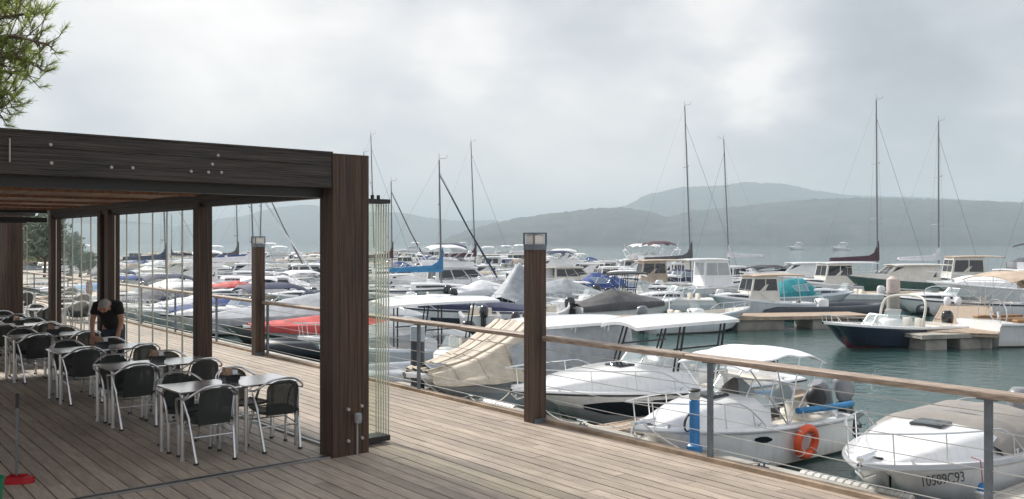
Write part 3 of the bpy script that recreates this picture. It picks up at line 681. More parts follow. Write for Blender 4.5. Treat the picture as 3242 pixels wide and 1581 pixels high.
def house(parent, name, m, glass, x0, x1, w0, w1, z0, h, rf=.5, rr_=.1, tum=.12, roof=None, roofm=None, nwin=2, wlo=.30, whi=.88, over=.12, winf=True, rear=True, camber=.06):
    """wheelhouse / cabin: x0 rear, x1 front (base), w0/w1 half widths; returns part"""
    zt = z0+h
    b = [Vector((x0, -w0, z0)), Vector((x1, -w1, z0)), Vector((x1, w1, z0)), Vector((x0, w0, z0))]
    t = [Vector((x0+rr_, -w0+tum, zt)), Vector((x1-rf, -w1+tum, zt)), Vector((x1-rf, w1-tum, zt)), Vector((x0+rr_, w0-tum, zt))]
    mb = MB(); mb.add(b+t, [(0, 1, 5, 4), (2, 3, 7, 6), (1, 2, 6, 5), (3, 0, 4, 7), (4, 5, 6, 7)])
    hs = mb.build(name, m, parent, 30)
    def quad(a0, a1, b1, b0, us, nrm):
        mbw = MB()
        for (u0, u1) in us:
            def pt(u, v): return (a0*(1-u)+a1*u)*(1-v)+(b0*(1-u)+b1*u)*v
            q = [pt(u0, wlo)+nrm, pt(u1, wlo)+nrm, pt(u1, whi)+nrm, pt(u0, whi)+nrm]; q2 = [p-nrm*3 for p in q]
            mbw.add(q+q2, [(0, 1, 2, 3), (4, 7, 6, 5), (0, 4, 5, 1), (1, 5, 6, 2), (2, 6, 7, 3), (3, 7, 4, 0)])
        mbw.build('window', glass, hs, 0)
    def sp(n, m0=.06, g=.03):
        w = (1-2*m0-g*(n-1))/n; return [(m0+i*(w+g), m0+i*(w+g)+w) for i in range(n)]
    e = .006
    quad(b[0], b[1], t[1], t[0], sp(nwin), Vector((0, -e, 0))); quad(b[2], b[3], t[3], t[2], sp(nwin), Vector((0, e, 0)))
    if winf: quad(b[1], b[2], t[2], t[1], sp(2 if w1 > .5 else 1), Vector((e, 0, 0)))
    if rear: quad(b[3], b[0], t[0], t[3], sp(2, .1), Vector((-e, 0, 0)))
    if roof != 0:
        mb = MB(); rx0, rx1, rw = x0+rr_-over-(roof or 0), x1-rf+over*1.4, max(w0, w1)-tum+over*.7
        def rf_(u, v):
            k_ = 1-(abs(2*v-1)**4)*.0; wu = rw*(1-.14*max(0, u-.6)/.4) ; xx = rx0+(rx1-rx0)*u-(.12*(2*v-1)**2 if u > .9 else 0)
            return (xx, (2*v-1)*wu, zt+.05+camber*(1-(2*v-1)**2)-.05*abs(2*u-1)**3)
        mb.sheet(rf_, 8, 8, 0, .06); mb.build('roof', roofm or m, hs, 50)
    return hs

def rub_rail(parent, h, m=None, dz=-.06, r=.022):
    mb = MB()
    pts = [(h.xt(t), h.hb(t)+.016, h.zs(t)+dz) for t in [i/24 for i in range(25)]]; mb.tube(pts+[(p[0], -p[1], p[2]) for p in reversed(pts)], r, 6)
    return mb.build('rub_rail', m or M_grey, parent, 60)
def fittings(parent, h, m=None):
    for t in (.10, .55, .90):
        for sg in (-1, 1):
            mb = MB(); x, y, z = h.xt(t), sg*h.hb(t)*.90, h.zs(t)+.02; mb.cyl((x-.08, y, z+.045), (x+.08, y, z+.045), .011); mb.box((x, y, z+.02), (.06, .03, .05)); mb.build('cleat', m or M_alu, parent)
    mb = MB(); x = h.xt(.985); mb.box((x-.12, 0, h.zs(1)+.05), (.42, .10, .05)); mb.tube([(x-.45, 0, h.zs(1)+.08), (x+.05, 0, h.zs(1)+.06), (x+.12, 0, h.zs(1)-.10), (x-.02, .0, h.zs(1)-.22)], .018, 6); mb.tube([(x-.10, -.14, h.zs(1)-.16), (x-.02, 0, h.zs(1)-.22), (x-.10, .14, h.zs(1)-.16)], .022, 6); mb.build('anchor', M_alu, parent)
def cabin_top(parent, m, h, t0, t1, wf, z, glass=None, name='cabin', blunt=.5, side=True, hatch=True):
    """raised foredeck moulding following the hull plan"""
    rings = []
    for i in range(10):
        u = i/9; t = t0+(t1-t0)*u; w = h.hb(t)*wf; zz = z*(1-u**2.2*.92); x = h.xt(t); zb = h.zs(t)
        rings.append([(x, -w, zb), (x, -w*.93, zb+zz*.72), (x, -w*.74, zb+zz*.97), (x, 0, zb+zz*1.1), (x, w*.74, zb+zz*.97), (x, w*.93, zb+zz*.72), (x, w, zb)])
    mb = MB(); mb.loft(rings, False); o = len(mb.v); mb.add(rings[0], [tuple(range(7))]); c = mb.build(name, m, parent, 50)
    if glass and side:
        for sg in (-1, 1):
            mb = MB(); q = []
            for (u, lo, hi) in ((.08, .30, .64), (.25, .26, .68), (.45, .27, .68), (.60, .30, .60), (.72, .40, .48)):
                t = t0+(t1-t0)*u; w = h.hb(t)*wf; zz = z*(1-u**2.2*.92); x = h.xt(t); zb = h.zs(t)
                f = lambda k_: (x, sg*(w*(1-.07*k_/.72)+.008), zb+zz*k_)
                q.append([f(lo), f(hi)])
            mb.loft(q, False); mb.build('window', glass, c, 60)
    if hatch:
        u = .35; t = t0+(t1-t0)*u; zz = z*(1-u**2.2*.92)*1.06; mb = MB(); mb.rbox((h.xt(t), 0, h.zs(t)+zz+.02), (.5, .5, .05), .02); mb.build('hatch', M_glass, c)
    return c

def windshield(parent, x0, x1, w0, w1, z, hgt, rake=.35, m=None, frame=None):
    """wrap-around raked screen: x0 rear ends, x1 front"""
    pts = [(x0, -w0), (x0+(x1-x0)*.6, -w0*.97), (x1-.05, -w1*.6), (x1, 0), (x1-.05, w1*.6), (x0+(x1-x0)*.6, w0*.97), (x0, w0)]
    lo = [Vector((x, y, z)) for x, y in pts]; hi = [Vector((x-rake*(1 if abs(y) < w0*.9 else .7), y*.90, z+hgt*(1 if i not in (0, 6) else .7))) for i, (x, y) in enumerate(pts)]
    mb = MB(); mb.loft([[a, b] for a, b in zip(lo, hi)], False); g = mb.build('windshield', m or M_clear, parent, 0)
    mb = MB(); mb.tube(hi, .016, 6); mb.tube(lo, .014, 6)
    for a, b in zip(lo, hi): mb.cyl(a, b, .013)
    mb.build('screen_frame', frame or M_alu, g); return g

def bimini(parent, x0, x1, w, z, m, zdeck, drop=.22, bows=3, legm=None, hub=None, name='canopy'):
    def fn(u, v):
        s = 2*v-1; return (x0+(x1-x0)*u, s*w, z-drop*abs(s)**2.6-.18*abs(2*u-1)**2.2*1.0+.012*sin(u*pi*2*(bows-1))*0-.02*cos(u*pi*2*(bows-1)))
    mb = MB(); mb.sheet(fn, 14, 12, 0, .025); c = mb.build(name, m, parent, 60)
    mb = MB(); hx = hub if hub is not None else (x0+x1)/2
    for i in range(bows):
        u = .04+.92*i/(bows-1); pth = [Vector((hx, -w*1.02, zdeck)), Vector(fn(u, 0))-Vector((0, 0, .02))]+[Vector(fn(u, v))-Vector((0, 0, .03)) for v in (.08, .2, .5, .8, .92)]+[Vector(fn(u, 1))-Vector((0, 0, .02)), Vector((hx, w*1.02, zdeck))]
        mb.tube(pth, .014, 6)
    mb.build('canopy_frame', legm or M_alu, c); return c

def ttop(parent, x0, x1, w, z, z0, m, fx0, fx1, fw, legm=None, lean=.25):
    def fn(u, v):
        s = 2*v-1; e = 1-.10*abs(2*u-1)**4; return (x0+(x1-x0)*u, s*w*e*(1-.42*max(0, (u-.55)/.45)**2)*(1-.15*max(0, (.3-u)/.3)), z+.10*(1-s*s)-.09*max(0, 2*u-1)**2.5-.04*max(0, 1-2*u)**3)
    mb = MB(); mb.sheet(fn, 10, 10, 0, .07); c = mb.build('hardtop', m, parent, 50)
    mb = MB()
    for sg in (-1, 1):
        for xx in (fx0, fx1):
            mb.tube([(xx, sg*fw, z0), (xx-lean, sg*w*.8, z)], .026, 8); mb.tube([(xx+.14, sg*fw, z0), (xx+.14-lean, sg*w*.8, z)], .022, 8)
        mb.cyl((fx0-lean*.55, sg*(fw*.45+w*.36), z0+(z-z0)*.55), (fx1+.14-lean*.55, sg*(fw*.45+w*.36), z0+(z-z0)*.55), .02)
    mb.build('hardtop_frame', legm or M_black, c); return c

def outboard(parent, x, y, z, m=None, tilt=0.0, sc=1.0, cover=None):
    Q = rotm('Y', tilt); c = Vector((x, y, z))
    def T(p): return c+Q @ (Vector(p)*sc)
    mb = MB(); rings = []
    for (zz, xa, xb, w) in ((.22, -.30, .10, .13), (.28, -.36, .14, .17), (.50, -.38, .15, .19), (.66, -.33, .12, .17), (.74, -.24, .04, .11)):
        rings.append([T(((xa+xb)/2+(xb-xa)/2*cos(a)*(1 if abs(cos(a)) < .99 else 1), w*sin(a), zz)) for a in [2*pi*i/14 for i in range(14)]])
    mb.loft(rings, True, True, True); cw = mb.build('outboard_motor', m or M_cowl, parent, 50)
    if not cover:
        mb = MB(); pr = []
        for (zz, xa, xb, w) in ((.23, -.24, .04, .09), (-.05, -.22, .0, .06), (-.42, -.20, -.02, .045), (-.62, -.22, .0, .05), (-.80, -.20, -.08, .012)):
            pr.append([T(((xa+xb)/2+(xb-xa)/2*cos(a), w*sin(a), zz)) for a in [2*pi*i/10 for i in range(10)]])
        mb.loft(pr, True, True, True)
        mb.tube([T((.06, 0, -.56)), T((-.10, 0, -.56)), T((-.34, 0, -.56))], [.012, .055, .03], 8); mb.sheet(lambda u, v: T((-.38+.34*u, (v-.5)*.24, -.30)), 2, 2, 0, .015)
        for k_ in range(3):
            a = k_*2*pi/3; mb.tube([T((-.33, 0, -.56)), T((-.35, .09*cos(a), -.56+.09*sin(a))), T((-.33, .13*cos(a+.3), -.56+.13*sin(a+.3)))], [.02, .035, .01], 6, flat=.3)
        mb.box(T((.08, 0, .02)), (.10*sc, .22*sc, .36*sc), Q); mb.build('lower_unit', M_cowl if m is not M_cowlw else M_cowlg, cw, 40)
    return cw

def pulpit(parent, h, t0=.55, t1=1.0, hgt=.42, n=4, open_=False, m=None):
    mb = MB(); top = []; ts = [t0+(t1-t0)*i/8 for i in range(9)]
    for sg in (-1, 1):
        pts = []
        for i, t in enumerate(ts):
            pts.append(Vector((h.xt(t)+.10*(i/8), sg*max(.05, h.hb(t)*.93), h.zs(t)+.02+hgt*min(1, i/1.6))))
        if sg < 0: left = pts
        else: right = pts
        mb.tube(rpath(pts, 2), .013, 6)
        for i in range(1, 9, 2): p = pts[i]; mb.cyl((p.x-.06, p.y*1.0, h.zs(ts[i])), p, .011)
    if not open_: mb.tube([left[-1], (left[-1]+right[-1])/2+Vector((.07, 0, 0)), right[-1]], .013, 6)
    return mb.build('bow_rail', m or M_alu, parent, 60)

def tarp(parent, m, h, t0, t1, ridge, name='boat_cover', skirt=.22, seed=1.0, amp=.03, over=1.02, pw=1.35):
    def fn(u, v):
        t = t0+(t1-t0)*u; hb = h.hb(t)*over+.02; s = 2*v-1; zb = h.zs(t)
        rz = ridge(u); prof = (1-abs(s)**pw); x = h.xt(t)
        z = zb+rz*prof
        if abs(s) > .88: z = zb-skirt*(abs(s)-.88)/.12; hbx = hb
        else: hbx = hb*abs(s)/.88
        w = noise.noise(Vector((x*2.2+seed, s*3, seed)))*amp+abs(sin(u*19+s*2+seed))*amp*.5*prof
        return (x, math.copysign(hbx, s), z+w)
    mb = MB(); mb.sheet(fn, 36, 26); return mb.build(name, m, parent, 180)

def seats(parent, pts, m=None, sc=1.0, name='seat'):
    for (x, y, z) in pts:
        mb = MB(); mb.rbox((x, y, z+.2*sc), (.5*sc, .5*sc, .4*sc), .05); mb.rbox((x-.24*sc, y, z+.52*sc), (.12*sc, .48*sc, .5*sc), .04); mb.build(name, m or M_seat, parent, 50)

def console(parent, x, z, m=None, w=.42, hgt=.8, scr=True):
    mb = MB(); mb.rbox((x, 0, z+hgt/2), (.55, w*2, hgt), .08); c = mb.build('console', m or M_white, parent, 50)
    mb = MB(); mb.torus((x-.36, 0, z+hgt*.85), .17, .015, rotm('Y', 60), 16, 6); mb.cyl((x-.25, 0, z+hgt*.8), (x-.36, 0, z+hgt*.85), .02); mb.build('steering_wheel', M_black, c)
    if scr: mb = MB(); mb.loft([[(x+.02, y, z+hgt), (x-.18, y*.9, z+hgt+.38)] for y in (-w, -w*.5, 0, w*.5, w)], False); mb.build('windshield', M_clear, c)
    return c

def fender_part(parent, h, t, sg, m=M_white, z=.0):
    mb = MB(); hb = h.hb(t)+.12; x = h.xt(t); zz = h.zs(t)
    mb.tube([(x, sg*hb, zz-.62+z), (x, sg*hb, zz-.57+z), (x, sg*hb, zz-.16+z), (x, sg*hb, zz-.10+z)], [.05, .095, .095, .04], 10); mb.tube([(x, sg*hb, zz-.1+z), (x, sg*(hb-.1), zz+.02)], .008, 5)
    return mb.build('fender', m, parent, 60)

# ---- whole boats -------------------------------------------------------
def b_root(name, cat): return thing(name, '', cat, (0, 0, WATER))
def day_cruiser(L_=6.2, top=M_white, low=None, stripe=None, cabm=M_white, canv=None, kind='screen', motor=M_cowl, cover=None, tilt=0, hi=.42, nm='motor_boat', glass=M_glass, railing=True):
    t = b_root(nm, 'motor boat'); h = Hull(L_, L_*.36, .66+L_*.01, .72+L_*.045, rake=L_*.15, ck=(.05, .46), floor=.28)
    h.build(t, top, low, stripe); z = h.zs(.46)
    cabin_top(t, cabm, h, .46, .93, .80, hi, glass)
    if kind in ('screen', 'bimini', 'canopy'): windshield(t, h.xt(.36), h.xt(.56), h.hb(.4)*.82, h.hb(.5)*.8, z+hi*.75, .42)
    if kind == 'bimini': bimini(t, h.xt(.06), h.xt(.48), L_*.15, z+1.45, canv or M_wcan, h.zs(.2))
    if kind == 'canopy': tarp(t, canv or M_blue, h, .02, .60, lambda u: 1.05*sin(min(1, u*1.5)*pi/2)*(1 if u < .8 else 1-(u-.8)*2.8), skirt=.02, over=.88)
    if kind == 'cover': tarp(t, canv or M_mgrey, h, .02, .62, lambda u: (.12+.34*min(1, u*2.6))*(1 if u < .88 else 1-(u-.88)*4), skirt=.06, over=.90, pw=3.4)
    if kind == 'hardtop':
        house(t, 'wheelhouse', cabm, glass, h.xt(.22), h.xt(.62), h.hb(.3)*.80, h.hb(.6)*.66, z+.02, 1.25, rf=.75, nwin=2, roof=.5)
    if kind != 'cover': seats(t, [(h.xt(.30), -.45, .3), (h.xt(.30), .45, .3)]); mb = MB(); mb.rbox((h.xt(.09), 0, .5), (.5, h.B*.62, .42), .06); mb.build('bench', M_seat, t, 50)
    if railing: pulpit(t, h, .52)
    outboard(t, h.xt(0)-.12, 0, .42, motor, tilt, 1.15)
    return t, h
def open_boat(L_=5.6, top=M_white, low=None, stripe=None, bot=None, motor=M_cowl, tt=None, nm='open_boat', inner=None, tilt=0, bim=None):
    t = b_root(nm, 'motor boat'); h = Hull(L_, L_*.37, .70, 1.05, rake=L_*.14, ck=(.06, .82), floor=.24)
    h.build(t, top, low, stripe, bot, inner=inner or M_offw); console(t, h.xt(.46), .24); seats(t, [(h.xt(.30), -.3, .24), (h.xt(.30), .3, .24)])
    mb = MB(); mb.rbox((h.xt(.68), 0, .56), (.6, h.hb(.7)*.8, .30), .06); mb.rbox((h.xt(.10), 0, .45), (.4, h.B*.6, .40), .06); mb.build('bench', M_seat, t, 50)
    if tt: ttop(t, h.xt(.18), h.xt(.62), .85, 2.25, .3, tt, h.xt(.34), h.xt(.50), .45)
    if bim: bimini(t, h.xt(.12), h.xt(.55), L_*.155, 2.0, bim, h.zs(.3))
    pulpit(t, h, .70, hgt=.25); outboard(t, h.xt(0)-.12, 0, .42, motor, tilt, 1.1); return t, h
def covered_boat(L_=6, top=M_white, cov=M_gtarp, low=None, motor=M_cowl, peak=.75, seed=1.0, full=False, nm='covered_boat', stripe=None, mcov=None):
    t = b_root(nm, 'motor boat'); h = Hull(L_, L_*.36, .75, 1.05, rake=L_*.14); h.build(t, top, low, stripe)
    pk = .45
    tarp(t, cov, h, .0, .97 if full else .80, lambda u: peak*max(.12, 1-abs(u-pk)/(.62 if u > pk else .55)), seed=seed, amp=.04)
    if motor: outboard(t, h.xt(0)-.15, 0, .45, mcov or motor, 0, 1.1, cover=mcov)
    if not full: pulpit(t, h, .78)
    return t, h
def rib(L_=5.2, tm=M_ribg, motor=M_cowl, cov=None, nm='inflatable_boat', twin=False, arch=True, inner=M_white, tilt=0):
    t = b_root(nm, 'inflatable boat'); W_ = L_*.19; r = L_*.048
    mb = MB(); pts = []
    for i in range(23):
        u = i/22*2-1; s = -1 if u < 0 else 1; a = abs(u)
        if a > .42: x = -L_/2+(1-a)/.58*L_*.62; y = W_
        else: an = (1-a/.42)*pi/2; x = L_*.12+sin(an)*L_*.36; y = W_*cos(an)**.8
        pts.append(Vector((x, s*y, .34+.30*max(0, (x/L_+.05))**1.3)))
    rd = [r*(.55 if i in (0, 22) else 1) for i in range(23)]
    mb.tube(pts, rd, 12); mb.build('tube_collar', tm, t, 60)
    h = Hull(L_*.94, W_*2.05, .36, .60, rake=.7, ck=(.04, .8), floor=.18, flare=.25); h.build(t, inner, inner, deckm=inner, name='hull')
    if cov: tarp(t, cov, Hull(L_*.95, W_*2.3, .5, .8), .05, .9, lambda u: .75*max(.15, 1-abs(u-.4)*1.7), skirt=.1)
    else: console(t, 0, .18, hgt=.85); seats(t, [(-L_*.14, 0, .18)], M_dgrey)
    if arch: mb = MB(); mb.tube(rpath([(-L_*.36, -W_*.9, .5), (-L_*.40, -W_*.85, 1.5), (-L_*.41, 0, 1.65), (-L_*.40, W_*.85, 1.5), (-L_*.36, W_*.9, .5)], 3), .025, 7); mb.build('arch', M_alu, t)
    for y in ((-.28, .28) if twin else (0,)): outboard(t, -L_/2-.05, y, .35, motor, tilt, 1.0)
    return t, h
def wheel_boat(L_=7.5, top=M_white, low=None, roofm=None, cabm=None, nm='fishing_boat', glass=M_glass, aft=1.2, motor=M_cowl, hh=1.45, stripe=None, canv=None):
    t = b_root(nm, 'motor boat'); h = Hull(L_, L_*.34, .80, 1.35, rake=L_*.12, ck=(.05, .40), floor=.35); h.build(t, top, low, stripe)
    house(t, 'wheelhouse', cabm or M_white, glass, h.xt(.36), h.xt(.66), h.hb(.45)*.74, h.hb(.6)*.68, h.zs(.5), hh, rf=.35, roof=aft, roofm=roofm, nwin=2, wlo=.42)
    cabin_top(t, M_white, h, .64, .94, .70, .32, M_glass)
    mb = MB()
    for sg in (-1, 1): mb.cyl((h.xt(.36)-aft*.85, sg*h.hb(.3)*.68, h.zs(.2)), (h.xt(.36)-aft*.75, sg*h.hb(.3)*.64, h.zs(.5)+hh), .025)
    mb.build('roof_post', M_alu, t); pulpit(t, h, .5, hgt=.5)
    if motor: outboard(t, h.xt(0)-.12, 0, .5, motor, 0, 1.25)
    return t, h
def motor_yacht(L_=11, top=M_white, low=None, fly=True, bim=None, nm='motor_yacht', glass=M_glass, stripe=None, cabm=None):
    t = b_root(nm, 'motor yacht'); h = Hull(L_, L_*.32, 1.05, 1.75, rake=L_*.13, ck=(.04, .25), floor=.6, full=2.2); h.build(t, top, low, stripe)
    for sg in (-1, 1):
        mb = MB(); q = []
        for (u, a, b) in ((.42, .62, .78), (.55, .60, .80), (.70, .66, .80), (.78, .76, .78)):
            z = h.zs(u); q.append([(h.xt(u), sg*(h.hb(u)*(.90+.10*a)+.0), z*a), (h.xt(u), sg*(h.hb(u)*(.90+.10*b)+.0), z*b)])
    cabin_top(t, cabm or M_white, h, .52, .93, .78, .42, None)
    house(t, 'saloon', cabm or M_white, glass, h.xt(.24), h.xt(.70), h.hb(.3)*.84, h.hb(.66)*.66, h.zs(.35), 1.25, rf=1.5, nwin=3, roof=.9, tum=.20, over=.2)
    z = h.zs(.35)+1.32
    if fly:
        rings = []
        for (u, w) in ((.20, .80), (.26, .92), (.42, .90), (.52, .70), (.56, .35)):
            x = h.xt(u); w *= h.hb(.35)*.8; rings.append([(x, -w, z), (x, -w*1.04, z+.42), (x, -w*.94, z+.42), (x, -w*.9, z+.06), (x, w*.9, z+.06), (x, w*.94, z+.42), (x, w*1.04, z+.42), (x, w, z)])
        mb = MB(); mb.loft(rings, False); mb.build('flybridge', cabm or M_white, t, 40)
        mb = MB(); mb.loft([[(h.xt(.50)+.12*(1-abs(s)), s*h.hb(.35)*.6, z+.40), (h.xt(.46), s*h.hb(.35)*.55, z+.68)] for s in (-1, -.5, 0, .5, 1)], False); mb.build('windshield', M_glass, t)
        if bim: bimini(t, h.xt(.20), h.xt(.48), h.hb(.3)*.75, z+1.75, bim, z+.4)
        mb = MB(); mb.tube([(h.xt(.20), -h.hb(.3)*.75, z+.1), (h.xt(.15), -h.hb(.3)*.6, z+.95), (h.xt(.15), h.hb(.3)*.6, z+.95), (h.xt(.20), h.hb(.3)*.75, z+.1)], .05, 6, flat=1); mb.cyl((h.xt(.16), 0, z+.9), (h.xt(.14), 0, z+1.7), .015); mb.ell((h.xt(.16), .25, z+1.08), (.16, .16, .09)); mb.build('radar_arch', M_white, t)
    pulpit(t, h, .30, hgt=.6); return t, h
def sail_boat(L_=10, mh=13.5, top=M_white, low=None, stripe=M_navy, cov=M_dgrey, mast=M_mast, sail=True, nm='sailing_boat', rake=0.0, furl=None, boomh=1.7, spread=2, dodger=None):
    t = b_root(nm, 'sailing boat'); h = Hull(L_, L_*.31, .95, 1.25, rake=L_*.10, full=1.9, stern=.72, ck=(.06, .32), floor=.55, dip=.06, flare=.16); h.build(t, top, low, stripe, bandh=.78)
    cabin_top(t, M_white, h, .33, .80, .60, .42, M_glass, hatch=False)
    mx = h.xt(.56); z0 = h.zs(.56)+.4
    mb = MB(); mb.tube([(mx, 0, z0-.2), (mx-rake*.5, 0, z0+mh*.5), (mx-rake, 0, z0+mh)], [.095, .085, .06], 8, flat=.75)
    for i in range(spread):
        zz = z0+mh*(i+1)/(spread+1.15); wd = .95-.2*i; mb.tube([(mx-rake*(zz-z0)/mh-.1, -wd, zz+.03), (mx-rake*(zz-z0)/mh, 0, zz), (mx-rake*(zz-z0)/mh-.1, wd, zz+.03)], .03, 6)
    mb.cyl((mx-rake, 0, z0+mh), (mx-rake, 0, z0+mh+.45), .012); mb.tube([(mx-rake, 0, z0+mh+.05), (mx-rake+.5, 0, z0+mh+.12), (mx-rake+.55, 0, z0+mh+.35)], .014, 5); 
    ms = mb.build('mast', mast, t)
    bl = L_*.40; bz = z0+boomh*.55
    mb = MB(); mb.cyl((mx, 0, bz), (mx-bl, 0, bz-.05), .07, .06, 8); bo = mb.build('boom', mast, t)
    if sail:
        mb = MB(); rings = []
        for i in range(11):
            u = i/10; x = mx+.12-(bl+.05)*u; hh = .46*(1-u)**1.3*.5+.22+(1.25*(1-u/.12) if u < .12 else 0); w = .14+.05*sin(u*21)*.2
            rings.append([(x, -.06, bz-.08), (x, -w, bz+.08), (x, -w*.6, bz+hh*.75), (x, 0, bz+hh), (x, w*.6, bz+hh*.75), (x, w, bz+.08), (x, .06, bz-.08)])
        mb.loft(rings, True, True, True); mb.build('sail_cover', cov, t, 60)
    mb = MB(); top_ = Vector((mx-rake, 0, z0+mh-.1)); bowp = Vector((h.xt(.985), 0, h.zs(1)+.05))
    mb.tube([top_*.9+Vector((0, 0, (z0)*.1))+Vector((mx*.1, 0, 0)) if False else Vector((mx-rake*.9, 0, z0+mh*.90)), bowp], .014, 5); mb.tube([top_, Vector((h.xt(.02), 0, h.zs(0)+.05))], .005, 4)
    for sg in (-1, 1):
        ch = Vector((mx-.25, sg*h.hb(.53), h.zs(.5)))
        sp = Vector((mx-.1-rake*.4, sg*.95, z0+mh/(spread+1.15))); mb.tube([ch, sp, top_], .006, 4)
    mb.build('rigging', M_mast, t)
    if furl: mb = MB(); a = Vector((mx-rake*.9, 0, z0+mh*.88)); mb.tube([a, a*.5+bowp*.5, bowp+Vector((0, 0, .4))], [.03, .055, .075], 7); mb.build('furled_sail', furl, t)
    if dodger:
        tarp(t, dodger, h, .27, .43, lambda u: .75*sin(pi*min(1, .25+u*.75)), skirt=-.25, over=.62, name='spray_hood')
    pulpit(t, h, .80, hgt=.6)
    mb = MB()
    for sg in (-1, 1):
        pts = [(h.xt(u), sg*h.hb(u)*.95, h.zs(u)+.6) for u in (.0, .1, .25, .4, .6, .8)]; mb.tube(pts, .008, 5)
        for p in pts: mb.cyl((p[0], p[1], p[2]-.6), p, .012)
    mb.build('guard_rail', M_alu, t); return t, h
# ------------------------------------------------------------ placing boats
def dW(py, h=WATER): return F_PX*(CAM_H-h)/(py-HOR)
KD = 1.206
def place(o, px, d, deg, label, group=None, cat=None, nm=None, kd=1.206):
    o = o[0] if isinstance(o, tuple) else o
    d *= kd; o.location = (X(px, d), d, WATER); o.rotation_euler = (0, 0, radians(deg)); o['label'] = label
    if group: o['group'] = group
    if cat: o['category'] = cat
    if nm: o.name = nm
    return o
U_DEG = math.degrees(ANG_U)-3
G = 'boats moored in the marina'
# --- bows against the quay
def atbow(o, h, s, gap, label, deg=U_DEG+180, z=0, roll=0):
    o = o[0] if isinstance(o, tuple) else o
    c = E(s, gap)-Vector((cos(radians(deg)), sin(radians(deg)), 0))*(h.L/2); o.location = (c.x, c.y, WATER+z); o.rotation_euler = (0, 0, radians(deg)); o['label'] = label; o['group'] = G; return o
def hull_window(parent, h, pts, m=M_glass, sides=(1, -1)):
    for sg in sides:
        mb = MB(); q = []
        for (t, lo, hi) in pts:
            z = h.zs(t); bow = max(0, (t-.45)/.55); fl = 1-h.flare-.35*bow**1.5
            def yy(k): chz = .06+z*.42*bow**2.6; zz = z*k; f = min(1, max(0, (zz-chz)/(z-.10-chz))); w = fl+.03+(.985-fl-.03)*(f/.5*((fl+(1-fl)*.62-fl-.03)/(.985-fl-.03)) if f < .5 else ((fl+(1-fl)*.62-fl-.03)/(.985-fl-.03))+(f-.5)/.5*(1-((fl+(1-fl)*.62-fl-.03)/(.985-fl-.03)))); return h.hb(t)*w
            def xx(k):
                rk = h.rake*bow**2.2; kz = -.32+(z+.10)*bow**5; return h.xt(t)-rk*(1-max(0, (z*k-kz)/(z-kz)))
            n3 = 3; q.append([(xx(lo+(hi-lo)*i/n3), sg*(yy(lo+(hi-lo)*i/n3)+.012), z*(lo+(hi-lo)*i/n3)) for i in range(n3+1)])
        mb.loft(q, False); mb.build('hull_window', m, parent, 60)
# A1: near right boat with taupe cover
a1, h = day_cruiser(7.0, M_white, M_white, M_grey, M_white, M_mgrey, 'cover', M_cowlg, nm='cabin_cruiser', hi=.36, glass=None)
atbow(a1, h, -1.0, 4.0, 'white cabin cruiser with taupe cockpit cover and registration on its bow, at lower right', U_DEG+180+8)
ang = atan2(h.hb(.87)-h.hb(.81), h.L*.06)
text_part('registration', '10589C93', .20, M_black, a1, (h.xt(.84), h.hb(.84)*.985+.0, h.zs(.84)-.215), (pi/2-.16, 0, pi+ang), .002)
mb = MB()
for v_ in (-.5, 0, .5):
    pass
for t_s in (.16, .32, .47): mb.tube([(h.xt(t_s), y_*h.hb(t_s)*.9, h.zs(t_s)+.455*(1-abs(y_)**3.4)+.012) for y_ in [i/8-1 for i in range(17)]], .012, 5)
mb.build('cover_seam', M_grey, a1)
a1b = thing('fender', 'white hull fender with blue ends hanging at the side of the lower right boat', 'fender', (0, 0, 0))
def fender_thing(boat, h, t, sg, label, body=M_white, endm=M_bluep, dz=-.30):
    hb = h.hb(t)+.13; x = h.xt(t); zz = h.zs(t)+dz
    f = thing('fender', label, 'fender', boat.matrix_basis @ Vector((x, sg*hb, zz-.3)), boat.rotation_euler.z, 'hull fenders')
    mb = MB(); mb.tube([(0, 0, -.24), (0, 0, -.20), (0, 0, .20), (0, 0, .24)], [.07, .11, .11, .07], 12); mb.build('body', body, f)
    mb = MB(); mb.tube([(0, 0, .22), (0, 0, .28), (0, 0, .34)], [.085, .07, .03], 10); mb.tube([(0, 0, -.22), (0, 0, -.28), (0, 0, -.31)], [.085, .06, .03], 10); mb.build('end_cap', endm, f)
    mb = MB(); mb.tube([(0, 0, .33), (0, -sg*.03, .3-dz+.05), (0, -sg*.16, .3-dz+.08)], .010, 5); mb.build('rope', M_trim, f); return f
bpy.data.objects.remove(a1b)
bpy.context.view_layer.update()
fender_thing(a1, h, .76, 1, 'white fender with blue ends hanging near the bow of the lower right cruiser')
fender_thing(a1, h, .42, 1, 'dark blue fender hanging farther aft on the lower right cruiser', M_bluep, M_bluep, -.05).scale = (.7, .7, .8)
mb = MB()
for x_ in (.86, .93): mb.cyl((h.xt(x_), -.12, h.zs(x_)+.02), (h.xt(x_), .12, h.zs(x_)+.04), .022)
mb.build('cleat', M_black, a1)

